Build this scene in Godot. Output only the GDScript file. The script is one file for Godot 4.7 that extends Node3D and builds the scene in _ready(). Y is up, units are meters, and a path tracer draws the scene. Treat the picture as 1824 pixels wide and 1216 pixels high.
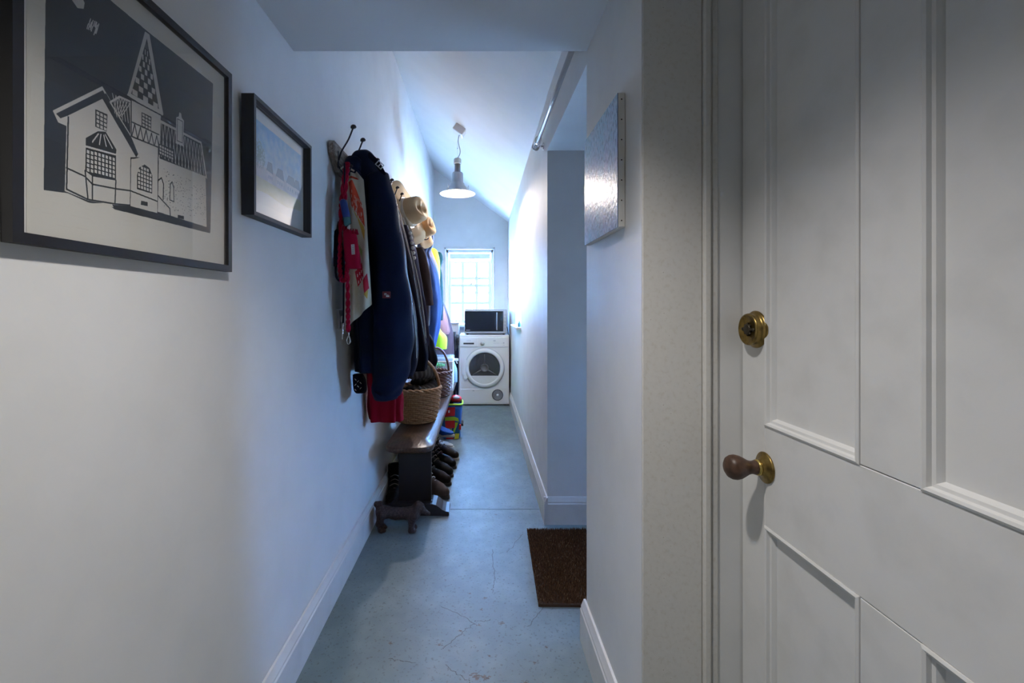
extends Node3D
# y up, metres. The corridor runs along -z; "d" below is the distance down it (z = -d).

var M := {}
var taken := {}


func p3(x: float, y: float, d: float) -> Vector3:
	return Vector3(x, y, -d)


func wall_x(y: float, d: float) -> float:      # face of the left wall: it leans out a little and runs slightly askew
	return -0.614 - 0.028 * minf(y, 2.1) + 0.0195 * d


func right_x(d: float) -> float:               # face of the far right wall
	return 0.398 + 0.0125 * (d - 2.515)


func _ready() -> void:
	setup_view()
	make_materials()
	build_shell()
	build_near_door()
	build_end_window()
	build_lamps()
	build_pictures()
	build_rack()
	build_coats()
	build_bench()
	build_under_bench()
	build_laundry_end()
	build_small_things()


func setup_view() -> void:
	var cam := Camera3D.new()
	cam.name = "camera"
	cam.projection = Camera3D.PROJECTION_FRUSTUM
	cam.near = 0.05
	cam.far = 60.0
	cam.keep_aspect = Camera3D.KEEP_HEIGHT
	cam.size = 1216.0 / 815.0 * cam.near
	cam.frustum_offset = Vector2(66.0, -62.0) / 815.0 * cam.near
	cam.position = Vector3(0, 1.19, 0)
	add_child(cam)
	cam.current = true
	var env := Environment.new()
	env.background_mode = Environment.BG_SKY
	var sky := Sky.new()
	var sm := ProceduralSkyMaterial.new()
	sm.sky_top_color = Color(0.20, 0.45, 1.0).linear_to_srgb()
	sm.sky_horizon_color = Color(0.24, 0.50, 1.0).linear_to_srgb()
	sm.ground_horizon_color = Color(0.27, 0.50, 0.90).linear_to_srgb()
	sm.ground_bottom_color = Color(0.25, 0.44, 0.75).linear_to_srgb()
	sky.sky_material = sm
	env.sky = sky
	env.background_energy_multiplier = 180.0
	env.tonemap_mode = Environment.TONE_MAPPER_LINEAR
	env.tonemap_exposure = 1.0
	env.sdfgi_enabled = true
	env.ssao_enabled = true
	env.ssil_enabled = true
	var we := WorldEnvironment.new()
	we.name = "world_environment"
	we.environment = env
	add_child(we)


# ---------------------------------------------------------------- naming and nodes

func numbered(called: String) -> String:
	if not taken.has(called):
		taken[called] = 0
		return called
	taken[called] += 1
	return "%s_%03d" % [called, taken[called]]


func tag(o: Node3D, label: String, category := "", group := "") -> Node3D:
	if label:
		o.set_meta("label", label)
	if category:
		o.set_meta("category", category)
	if group:
		o.set_meta("group", group)
	return o


func thing(called: String, label: String, category: String, at := Vector3.ZERO, group := "") -> Node3D:
	var o := Node3D.new()
	o.name = numbered(called)
	add_child(o)
	o.position = at
	tag(o, label, category, group)
	return o


func commit(st: SurfaceTool, mat: Material) -> ArrayMesh:
	st.generate_normals()
	var m := st.commit()
	m.surface_set_material(0, mat)
	return m


# a mesh built in room coordinates; under a thing it is shifted back by the thing's place (local = built about the thing's own base)
func part(st: SurfaceTool, called: String, mat: Material, parent: Node3D = null, local := false) -> MeshInstance3D:
	return put(commit(st, mat), called, parent, local)


func put(mesh: Mesh, called: String, parent: Node3D = null, local := false) -> MeshInstance3D:
	var o := MeshInstance3D.new()
	o.mesh = mesh
	if parent == null or parent == self:
		o.name = numbered(called)
		add_child(o)
	else:
		o.name = called
		parent.add_child(o, true)
		if not local and parent.get_parent() == self and not parent is MeshInstance3D:
			o.position = -parent.position
	return o


func struct_(st: SurfaceTool, called: String, mat: Material) -> MeshInstance3D:
	var o := part(st, called, mat)
	o.set_meta("kind", "structure")
	return o


func struct_node(called: String) -> Node3D:
	var o := Node3D.new()
	o.name = numbered(called)
	add_child(o)
	o.set_meta("kind", "structure")
	return o


# ---------------------------------------------------------------- shapes

func tool(smooth := false) -> SurfaceTool:
	var st := SurfaceTool.new()
	st.begin(Mesh.PRIMITIVE_TRIANGLES)
	st.set_smooth_group(0 if smooth else -1)
	return st


func smooth(st: SurfaceTool, on: bool) -> void:
	st.set_smooth_group(0 if on else -1)


func tri(st: SurfaceTool, a: Vector3, b: Vector3, c: Vector3) -> void:
	st.add_vertex(a)
	st.add_vertex(b)
	st.add_vertex(c)


func tri_out(st: SurfaceTool, a: Vector3, b: Vector3, c: Vector3, inside: Vector3) -> void:
	if (a - c).cross(a - b).dot((a + b + c) / 3.0 - inside) < 0.0:
		tri(st, a, c, b)
	else:
		tri(st, a, b, c)


func quad_out(st: SurfaceTool, a: Vector3, b: Vector3, c: Vector3, d: Vector3, inside: Vector3) -> void:
	tri_out(st, a, b, c, inside)
	tri_out(st, a, c, d, inside)


func quad(st: SurfaceTool, a: Vector3, b: Vector3, c: Vector3, d: Vector3) -> void:
	tri(st, a, b, c)
	tri(st, a, c, d)


# eight corners: near face a0..a3 (around), far face b0..b3 (around)
func hexa(st: SurfaceTool, q: Array) -> void:
	var mid := Vector3.ZERO
	for v in q:
		mid += v / 8.0
	for f in [[0, 1, 2, 3], [4, 5, 6, 7], [0, 1, 5, 4], [1, 2, 6, 5], [2, 3, 7, 6], [3, 0, 4, 7]]:
		quad_out(st, q[f[0]], q[f[1]], q[f[2]], q[f[3]], mid)


func slab(st: SurfaceTool, x0: float, x1: float, y0: float, y1: float, d0: float, d1: float) -> void:
	hexa(st, [p3(x0, y0, d0), p3(x1, y0, d0), p3(x1, y1, d0), p3(x0, y1, d0), p3(x0, y0, d1), p3(x1, y0, d1), p3(x1, y1, d1), p3(x0, y1, d1)])


# box with chamfered edges
func bevel_box(st: SurfaceTool, c: Vector3, size: Vector3, b: float, basis := Basis()) -> void:
	var h := size / 2.0
	var f := func(s: Vector3, axis: int) -> Vector3:
		var r := Vector3(h.x - b, h.y - b, h.z - b)
		r[axis] = h[axis]
		return c + basis * (s * r)
	for axis in 3:
		var u := (axis + 1) % 3
		var w := (axis + 2) % 3
		for s in [-1.0, 1.0]:
			var q := []
			for k in [[-1, -1], [1, -1], [1, 1], [-1, 1]]:
				var sg := Vector3.ZERO
				sg[axis] = s
				sg[u] = k[0]
				sg[w] = k[1]
				q.append(f.call(sg, axis))
			quad_out(st, q[0], q[1], q[2], q[3], c)
		for su in [-1.0, 1.0]:
			for sw in [-1.0, 1.0]:
				var lo := Vector3.ZERO
				lo[axis] = -1.0
				lo[u] = su
				lo[w] = sw
				var hi := lo
				hi[axis] = 1.0
				quad_out(st, f.call(lo, u), f.call(hi, u), f.call(hi, w), f.call(lo, w), c)
	for sx in [-1.0, 1.0]:
		for sy in [-1.0, 1.0]:
			for sz in [-1.0, 1.0]:
				var sg := Vector3(sx, sy, sz)
				tri_out(st, f.call(sg, 0), f.call(sg, 1), f.call(sg, 2), c)


# rounded bar between room extents
func bslab(st: SurfaceTool, x0: float, x1: float, y0: float, y1: float, d0: float, d1: float, b := 0.003) -> void:
	bevel_box(st, p3((x0 + x1) / 2.0, (y0 + y1) / 2.0, (d0 + d1) / 2.0), Vector3(absf(x1 - x0), absf(y1 - y0), absf(d1 - d0)), b)


# prism: polygon (Vector2 list) pushed from origin o along w; the polygon's axes are u and v
func prism(st: SurfaceTool, poly: PackedVector2Array, o: Vector3, u: Vector3, v: Vector3, w: Vector3) -> void:
	var n := poly.size()
	var idx := Geometry2D.triangulate_polygon(poly)
	var mid2 := Vector2.ZERO
	for q in poly:
		mid2 += q / n
	var mid := o + u * mid2.x + v * mid2.y + w * 0.5
	for k in range(0, idx.size(), 3):
		var a := o + u * poly[idx[k]].x + v * poly[idx[k]].y
		var b := o + u * poly[idx[k + 1]].x + v * poly[idx[k + 1]].y
		var c := o + u * poly[idx[k + 2]].x + v * poly[idx[k + 2]].y
		tri_out(st, a, b, c, mid)
		tri_out(st, a + w, b + w, c + w, mid)
	var area := 0.0
	for i in n:
		area += poly[i].cross(poly[(i + 1) % n])
	var flip := (area > 0.0) != (u.cross(v).dot(w) > 0.0)
	for i in n:
		var a := o + u * poly[i].x + v * poly[i].y
		var b := o + u * poly[(i + 1) % n].x + v * poly[(i + 1) % n].y
		if flip:
			quad(st, a, b, b + w, a + w)
		else:
			quad(st, b, a, a + w, b + w)


func ring_skin(st: SurfaceTool, a: PackedVector3Array, b: PackedVector3Array, flip := false) -> void:
	var n := a.size()
	for i in n:
		var j := (i + 1) % n
		if flip:
			quad(st, a[i], b[i], b[j], a[j])
		else:
			quad(st, a[i], a[j], b[j], b[i])


func ring_mid(a: PackedVector3Array) -> Vector3:
	var m := Vector3.ZERO
	for v in a:
		m += v / a.size()
	return m


func cap(st: SurfaceTool, a: PackedVector3Array, inside: Vector3) -> void:
	var m := ring_mid(a)
	for i in a.size():
		tri_out(st, a[i], a[(i + 1) % a.size()], m, inside)


func loft(st: SurfaceTool, rings: Array, caps := true) -> void:
	var m0 := ring_mid(rings[0])
	var m1 := ring_mid(rings[1])
	var r0: PackedVector3Array = rings[0]
	var r1: PackedVector3Array = rings[1]
	var k := 0
	var nrm := (r0[0] - r1[0]).cross(r0[0] - r0[1])
	var flip := nrm.dot((r0[0] + r1[0]) / 2.0 - (m0 + m1) / 2.0) < 0.0
	for i in rings.size() - 1:
		ring_skin(st, rings[i], rings[i + 1], flip)
	if caps:
		cap(st, rings[0], m1)
		cap(st, rings[-1], ring_mid(rings[-2]))


# swept round bar; radii a number or one per point
func tube(st: SurfaceTool, pts: Array, radii, seg := 8, caps := true, flat := 1.0) -> void:
	var rings := []
	var side := Vector3.ZERO
	for i in pts.size():
		var t: Vector3 = (pts[mini(i + 1, pts.size() - 1)] - pts[maxi(i - 1, 0)]).normalized()
		if i == 0:
			side = t.cross(Vector3.UP if absf(t.y) < 0.9 else Vector3.RIGHT).normalized()
		side = (side - t * side.dot(t)).normalized()
		var up := t.cross(side)
		var r: float = radii if (radii is float or radii is int) else radii[i]
		var ring := PackedVector3Array()
		for k in seg:
			var a := TAU * k / seg
			ring.append(pts[i] + side * cos(a) * r + up * sin(a) * r * flat)
		rings.append(ring)
	loft(st, rings, caps)


# smooth curve through points
func curve(pts: Array, per := 6) -> Array:
	var out := []
	for i in pts.size() - 1:
		var a: Vector3 = pts[maxi(i - 1, 0)]
		var b: Vector3 = pts[i]
		var c: Vector3 = pts[i + 1]
		var d: Vector3 = pts[mini(i + 2, pts.size() - 1)]
		for k in per:
			out.append(b.cubic_interpolate(c, a, d, float(k) / per))
	out.append(pts[-1])
	return out


# profile of Vector2(radius, height) turned about the y axis of xf
func lathe(st: SurfaceTool, profile: Array, xf: Transform3D, seg := 24) -> void:
	var rings := []
	for q in profile:
		var ring := PackedVector3Array()
		for k in seg:
			var a := TAU * k / seg
			ring.append(xf * Vector3(q.x * cos(a), q.y, q.x * sin(a)))
		rings.append(ring)
	for i in rings.size() - 1:
		ring_skin(st, rings[i], rings[i + 1], true)


func along(at: Vector3, axis: Vector3) -> Transform3D:      # a frame whose y runs along axis
	var y := axis.normalized()
	var x := y.cross(Vector3.UP if absf(y.y) < 0.9 else Vector3.RIGHT).normalized()
	return Transform3D(Basis(x, y, x.cross(y)), at)


func ball(st: SurfaceTool, c: Vector3, r: Vector3, seg := 12, rows := 8) -> void:
	var pr := []
	for i in rows + 1:
		var a := -PI / 2 + PI * i / rows
		pr.append(Vector2(maxf(cos(a), 0.0001), sin(a)))
	lathe(st, pr, Transform3D(Basis.from_scale(r), c), seg)


# a quad that carries texture coordinates: a top left, b top right, c bottom right, d bottom left as seen from the front
func picture_quad(st: SurfaceTool, a: Vector3, b: Vector3, c: Vector3, d: Vector3) -> void:
	for k in [[a, Vector2(0, 0)], [b, Vector2(1, 0)], [c, Vector2(1, 1)], [a, Vector2(0, 0)], [c, Vector2(1, 1)], [d, Vector2(0, 1)]]:
		st.set_uv(k[1])
		st.add_vertex(k[0])


# surface nets over a signed distance function sampled on a grid
func nets(st: SurfaceTool, f: Callable, lo: Vector3, hi: Vector3, cell: float) -> void:
	var n := Vector3i(((hi - lo) / cell).ceil()) + Vector3i.ONE
	var val := PackedFloat32Array()
	val.resize(n.x * n.y * n.z)
	var i := 0
	for z in n.z:
		for y in n.y:
			for x in n.x:
				val[i] = f.call(lo + Vector3(x, y, z) * cell)
				i += 1
	var at := {}
	var sx := 1
	var sy := n.x
	var sz := n.x * n.y
	var offs := [0, sx, sy, sx + sy, sz, sx + sz, sy + sz, sx + sy + sz]
	var edges := [[0, 1], [2, 3], [4, 5], [6, 7], [0, 2], [1, 3], [4, 6], [5, 7], [0, 4], [1, 5], [2, 6], [3, 7]]
	var cor := []
	for k in 8:
		cor.append(Vector3(k & 1, (k >> 1) & 1, k >> 2))
	for z in n.z - 1:
		for y in n.y - 1:
			for x in n.x - 1:
				var b := x + y * sy + z * sz
				var c := 0
				for k in 8:
					if val[b + offs[k]] < 0.0:
						c += 1
				if c == 0 or c == 8:
					continue
				var s := Vector3.ZERO
				var m := 0
				for e in edges:
					var va := val[b + offs[e[0]]]
					var vb := val[b + offs[e[1]]]
					if (va < 0.0) != (vb < 0.0):
						s += (cor[e[0]] as Vector3).lerp(cor[e[1]], va / (va - vb))
						m += 1
				at[b] = lo + (Vector3(x, y, z) + s / m) * cell
	for z in range(1, n.z - 1):
		for y in range(1, n.y - 1):
			for x in range(1, n.x - 1):
				var b := x + y * sy + z * sz
				var inside := val[b] < 0.0
				for ax in [[sx, sy, sz], [sy, sz, sx], [sz, sx, sy]]:
					if inside != (val[b + ax[0]] < 0.0):
						var q0: Vector3 = at[b - ax[1] - ax[2]]
						var q1: Vector3 = at[b - ax[2]]
						var q2: Vector3 = at[b]
						var q3: Vector3 = at[b - ax[1]]
						if inside:
							quad(st, q0, q3, q2, q1)
						else:
							quad(st, q0, q1, q2, q3)


# distance to tapered capsules joined smoothly; bones: [a, b, ra, rb]
func bones(q: Vector3, list: Array, k: float) -> float:
	var acc := 1e6
	for e in list:
		var ab: Vector3 = e[1] - e[0]
		var t := clampf((q - e[0]).dot(ab) / maxf(ab.length_squared(), 1e-9), 0.0, 1.0)
		var dd: float = q.distance_to(e[0] + ab * t) - lerpf(e[2], e[3], t)
		var h := clampf(0.5 + 0.5 * (acc - dd) / k, 0.0, 1.0)
		acc = lerpf(acc, dd, h) - k * h * (1.0 - h)
	return acc


# ---------------------------------------------------------------- materials

func mat(called: String, lin: Color, rough := 0.6, metal := 0.0) -> StandardMaterial3D:
	var m := StandardMaterial3D.new()
	m.resource_name = called
	m.albedo_color = lin.linear_to_srgb()
	m.roughness = rough
	m.metallic = metal
	M[called] = m
	return m


func noise_tex(freq: float, seed_: int, octaves := 4, size := 512, ramp: Gradient = null, kind := FastNoiseLite.TYPE_SIMPLEX_SMOOTH) -> NoiseTexture2D:
	var n := FastNoiseLite.new()
	n.noise_type = kind
	n.frequency = freq
	n.seed = seed_
	n.fractal_octaves = octaves
	var t := NoiseTexture2D.new()
	t.width = size
	t.height = size
	t.seamless = true
	t.noise = n
	if ramp:
		t.color_ramp = ramp
	return t


func ramp(pairs: Array) -> Gradient:
	var g := Gradient.new()
	g.offsets = PackedFloat32Array(pairs.map(func(e): return e[0]))
	g.colors = PackedColorArray(pairs.map(func(e): return (e[1] as Color).linear_to_srgb()))
	return g


func tri_map(m: StandardMaterial3D, scale: float, world := true) -> void:
	m.uv1_triplanar = true
	m.uv1_world_triplanar = world
	m.uv1_scale = Vector3.ONE * scale


func relief(m: StandardMaterial3D, t: Texture2D, cm: float) -> void:
	m.heightmap_enabled = true
	m.heightmap_texture = t
	m.heightmap_scale = cm


func cloth(called: String, lin: Color, rough := 0.85, sheen := 0.12, scale := 9.0) -> StandardMaterial3D:
	var m := mat(called, Color.WHITE, rough)
	m.albedo_color = lin.linear_to_srgb()
	tri_map(m, scale)
	m.albedo_texture = M.cloth_mottle
	relief(m, M.cloth_grain, 0.12)
	m.metallic_specular = 0.22
	if sheen > 0.0:
		m.rim_enabled = true
		m.rim = sheen
		m.rim_tint = 0.6
	return m


func make_materials() -> void:
	var grain := noise_tex(0.02, 3, 5)
	M.cloth_grain = noise_tex(0.09, 8, 3)
	M.cloth_mottle = noise_tex(0.03, 9, 4, 512, ramp([[0.0, Color(0.72, 0.72, 0.72)], [1.0, Color(1, 1, 1)]]))
	# painted plaster
	var m := mat("plaster", Color(0.80, 0.80, 0.79), 0.62)
	m.albedo_color = Color.WHITE
	m.albedo_texture = noise_tex(0.008, 21, 6, 512, ramp([[0.0, Color(0.77, 0.77, 0.76)], [0.5, Color(0.81, 0.81, 0.80)], [1.0, Color(0.83, 0.83, 0.825)]]))
	tri_map(m, 0.8)
	relief(m, noise_tex(0.012, 33, 5), 0.14)
	m = mat("ceiling_paint", Color(0.78, 0.78, 0.78), 0.8)
	tri_map(m, 0.7)
	relief(m, grain, 0.2)
	# gloss woodwork paint with brush drag
	m = mat("gloss_white", Color.WHITE, 0.38)
	m.albedo_color = Color.WHITE
	m.albedo_texture = noise_tex(0.01, 5, 5, 512, ramp([[0.0, Color(0.72, 0.72, 0.71)], [0.55, Color(0.79, 0.79, 0.785)], [1.0, Color(0.80, 0.80, 0.795)]]))
	tri_map(m, 1.3)
	relief(m, noise_tex(0.03, 14, 4), 0.03)
	m = mat("old_cream", Color.WHITE, 0.45)
	m.albedo_color = Color.WHITE
	m.albedo_texture = noise_tex(0.035, 71, 5, 512, ramp([[0.0, Color(0.66, 0.63, 0.57)], [0.4, Color(0.73, 0.715, 0.68)], [0.93, Color(0.75, 0.735, 0.70)], [0.955, Color(0.36, 0.31, 0.27)], [1.0, Color(0.3, 0.25, 0.22)]]))
	tri_map(m, 3.2)
	relief(m, grain, 0.04)
	mat("white_enamel", Color(0.80, 0.80, 0.80), 0.25)
	mat("grey_enamel", Color(0.45, 0.47, 0.5), 0.35)
	mat("silver_plastic", Color(0.55, 0.56, 0.58), 0.35, 0.3)
	mat("chrome", Color(0.75, 0.75, 0.76), 0.18, 1.0)
	mat("aluminium", Color(0.40, 0.43, 0.48), 0.36, 0.9)
	mat("black_glass", Color(0.012, 0.014, 0.02), 0.06)
	mat("black_plastic", Color(0.02, 0.02, 0.022), 0.4)
	mat("black_iron", Color(0.018, 0.018, 0.022), 0.42, 0.4)
	m = mat("brass", Color.WHITE, 0.33, 0.9)
	m.albedo_color = Color.WHITE
	m.albedo_texture = noise_tex(0.03, 44, 5, 256, ramp([[0.0, Color(0.10, 0.07, 0.03)], [0.5, Color(0.30, 0.20, 0.06)], [1.0, Color(0.45, 0.32, 0.11)]]))
	tri_map(m, 6.0)
	mat("brass_bright", Color(0.62, 0.45, 0.14), 0.25, 0.9)
	mat("brass_dark", Color(0.06, 0.05, 0.035), 0.4, 0.7)
	m = mat("knob_wood", Color.WHITE, 0.42)
	m.albedo_color = Color.WHITE
	m.albedo_texture = noise_tex(0.02, 46, 5, 256, ramp([[0.0, Color(0.03, 0.014, 0.009)], [0.5, Color(0.075, 0.036, 0.02)], [1.0, Color(0.13, 0.07, 0.042)]]))
	tri_map(m, 9.0)
	# dark bench oak: grain drawn out along the plank
	m = mat("bench_wood", Color.WHITE, 0.3)
	m.albedo_color = Color.WHITE
	m.albedo_texture = noise_tex(0.02, 47, 5, 512, ramp([[0.0, Color(0.035, 0.018, 0.012)], [0.5, Color(0.085, 0.045, 0.028)], [1.0, Color(0.16, 0.09, 0.055)]]))
	tri_map(m, 1.0)
	m.uv1_scale = Vector3(5.0, 5.0, 1.2)
	relief(m, grain, 0.12)
	m = mat("bench_dark", Color(0.018, 0.014, 0.016), 0.4)
	m = mat("rack_wood", Color.WHITE, 0.6)
	m.albedo_color = Color.WHITE
	m.albedo_texture = noise_tex(0.02, 48, 5, 512, ramp([[0.0, Color(0.12, 0.085, 0.06)], [0.5, Color(0.27, 0.21, 0.17)], [1.0, Color(0.42, 0.35, 0.30)]]))
	tri_map(m, 1.0)
	m.uv1_scale = Vector3(6.0, 6.0, 1.5)
	m = mat("rack_pale", Color.WHITE, 0.6)
	m.albedo_color = Color.WHITE
	m.albedo_texture = noise_tex(0.02, 49, 5, 512, ramp([[0.0, Color(0.55, 0.46, 0.42)], [0.5, Color(0.72, 0.66, 0.63)], [1.0, Color(0.8, 0.76, 0.74)]]))
	tri_map(m, 1.0)
	m.uv1_scale = Vector3(6.0, 1.5, 6.0)
	m = mat("frame_black", Color(0.016, 0.015, 0.016), 0.4)
	m = mat("frame_grey", Color(0.035, 0.038, 0.045), 0.45)
	mat("mount", Color(0.78, 0.77, 0.74), 0.9)
	m = mat("picture_glass", Color(1, 1, 1), 0.02)
	m.albedo_color = Color(1, 1, 1, 0.012)
	m.transparency = BaseMaterial3D.TRANSPARENCY_ALPHA
	m = mat("pane_glass", Color(1, 1, 1), 0.02)
	m.albedo_color = Color(1, 1, 1, 0.03)
	m.transparency = BaseMaterial3D.TRANSPARENCY_ALPHA
	m = mat("obscured_glass", Color(1, 1, 1), 0.2)
	m.albedo_color = Color(0.7, 0.75, 0.8, 0.15)
	m.transparency = BaseMaterial3D.TRANSPARENCY_ALPHA
	m = mat("clear_plastic", Color(1, 1, 1), 0.12)
	m.albedo_color = Color(0.9, 0.95, 1.0, 0.3)
	m.transparency = BaseMaterial3D.TRANSPARENCY_ALPHA
	m = mat("acrylic", Color(1, 1, 1), 0.05)
	m.albedo_color = Color(0.95, 0.97, 1.0, 0.25)
	m.transparency = BaseMaterial3D.TRANSPARENCY_ALPHA
	# willow
	m = mat("willow", Color.WHITE, 0.5)
	m.albedo_color = Color.WHITE
	m.albedo_texture = noise_tex(0.03, 61, 4, 256, ramp([[0.0, Color(0.24, 0.12, 0.05)], [0.5, Color(0.50, 0.28, 0.13)], [1.0, Color(0.68, 0.44, 0.25)]]))
	tri_map(m, 9.0)
	m = mat("willow_dark", Color.WHITE, 0.5)
	m.albedo_color = Color.WHITE
	m.albedo_texture = noise_tex(0.03, 62, 4, 256, ramp([[0.0, Color(0.05, 0.015, 0.01)], [0.5, Color(0.13, 0.05, 0.03)], [1.0, Color(0.24, 0.11, 0.06)]]))
	tri_map(m, 9.0)
	# cast figure
	m = mat("cast_iron", Color.WHITE, 0.45, 0.35)
	m.albedo_color = Color.WHITE
	m.albedo_texture = noise_tex(0.04, 63, 4, 256, ramp([[0.0, Color(0.015, 0.01, 0.009)], [0.55, Color(0.05, 0.03, 0.025)], [1.0, Color(0.12, 0.08, 0.065)]]))
	tri_map(m, 8.0)
	relief(m, M.cloth_grain, 0.25)
	# fabrics
	cloth("navy_shell", Color(0.0025, 0.009, 0.030), 0.55, 0.0)
	cloth("navy_dark", Color(0.004, 0.006, 0.017), 0.8, 0.05)
	cloth("slate", Color(0.010, 0.012, 0.022), 0.75, 0.05)
	cloth("red_cloth", Color(0.30, 0.003, 0.014), 0.85, 0.0)
	cloth("crimson", Color(0.40, 0.004, 0.03), 0.7, 0.0)
	cloth("purple_grey", Color(0.05, 0.045, 0.075), 0.85)
	cloth("brown_coat", Color(0.055, 0.035, 0.032), 0.85)
	cloth("black_cloth", Color(0.009, 0.008, 0.011), 0.85)
	cloth("denim", Color(0.035, 0.075, 0.22), 0.85)
	cloth("denim_grey", Color(0.085, 0.10, 0.17), 0.85)
	cloth("taupe", Color(0.17, 0.13, 0.13), 0.85)
	cloth("hi_vis", Color(0.50, 0.85, 0.04), 0.7, 0.1)
	cloth("dark_green", Color(0.008, 0.03, 0.032), 0.85)
	cloth("pink_leather", Color(0.30, 0.12, 0.10), 0.55)
	cloth("mauve_coat", Color(0.12, 0.07, 0.075), 0.85)
	cloth("lilac", Color(0.22, 0.17, 0.33), 0.85)
	cloth("cream_cloth", Color(0.68, 0.60, 0.46), 0.85)
	cloth("straw", Color(0.58, 0.41, 0.23), 0.75, 0.2, 14.0)
	cloth("felt_tan", Color(0.52, 0.30, 0.14), 0.85, 0.3)
	cloth("knit_black", Color(0.035, 0.035, 0.04), 0.9, 0.2)
	cloth("knit_grey", Color(0.11, 0.105, 0.10), 0.9, 0.2)
	cloth("navy_webbing", Color(0.008, 0.012, 0.03), 0.75)
	cloth("boot_leather", Color(0.022, 0.015, 0.012), 0.5, 0.05)
	cloth("boot_black", Color(0.010, 0.010, 0.011), 0.45, 0.1)
	cloth("boot_taupe", Color(0.13, 0.10, 0.085), 0.7, 0.2)
	cloth("trainer_white", Color(0.62, 0.63, 0.64), 0.6, 0.1)
	cloth("trainer_blue", Color(0.02, 0.10, 0.42), 0.6, 0.1)
	mat("sole_rubber", Color(0.05, 0.045, 0.04), 0.8)
	mat("sole_pale", Color(0.55, 0.54, 0.5), 0.8)
	mat("lace", Color(0.25, 0.22, 0.2), 0.9)
	mat("bag_red", Color(0.55, 0.01, 0.015), 0.4)
	mat("bag_blue", Color(0.01, 0.12, 0.42), 0.4)
	mat("bag_green", Color(0.36, 0.55, 0.02), 0.4)
	mat("bag_yellow", Color(0.75, 0.62, 0.02), 0.4)
	mat("white_plastic", Color(0.74, 0.74, 0.76), 0.35)
	mat("green_plastic", Color(0.06, 0.5, 0.12), 0.4)
	mat("blue_plastic", Color(0.01, 0.05, 0.25), 0.3)
	mat("teal_bottle", Color(0.05, 0.18, 0.2), 0.2)
	mat("switch_plate", Color(0.55, 0.54, 0.54), 0.3, 0.7)
	mat("coir_base", Color(0.05, 0.025, 0.012), 0.95)
	m = mat("coir", Color.WHITE, 0.9)
	m.albedo_color = Color.WHITE
	m.vertex_color_use_as_albedo = true
	mat("pipe_white", Color(0.72, 0.74, 0.78), 0.25, 0.2)


# ---------------------------------------------------------------- drawing on images

func fill_poly(im: Image, pts: Array, c: Color) -> void:
	var lo := im.get_height()
	var hi := 0
	for q in pts:
		lo = mini(lo, int(floor(q[1])))
		hi = maxi(hi, int(ceil(q[1])))
	for y in range(maxi(lo, 0), mini(hi, im.get_height() - 1) + 1):
		var xs := []
		var yy := y + 0.5
		for i in pts.size():
			var a = pts[i]
			var b = pts[(i + 1) % pts.size()]
			if (a[1] <= yy) != (b[1] <= yy):
				xs.append(a[0] + (yy - a[1]) * (b[0] - a[0]) / float(b[1] - a[1]))
		xs.sort()
		for i in range(0, xs.size() - 1, 2):
			im.fill_rect(Rect2i(int(round(xs[i])), y, maxi(1, int(round(xs[i + 1])) - int(round(xs[i]))), 1), c)


func stroke(im: Image, pts: Array, w: float, c: Color, jitter := 0.0, rng: RandomNumberGenerator = null) -> void:
	for i in pts.size() - 1:
		var a := Vector2(pts[i][0], pts[i][1])
		var b := Vector2(pts[i + 1][0], pts[i + 1][1])
		var n := maxi(1, int(a.distance_to(b) / maxf(w * 0.5, 1.0)))
		for k in n + 1:
			var q := a.lerp(b, float(k) / n)
			if jitter > 0.0:
				q += Vector2(rng.randf_range(-jitter, jitter), rng.randf_range(-jitter, jitter))
			im.fill_rect(Rect2i(int(q.x - w / 2.0), int(q.y - w / 2.0), maxi(1, int(w)), maxi(1, int(w))), c)


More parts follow.
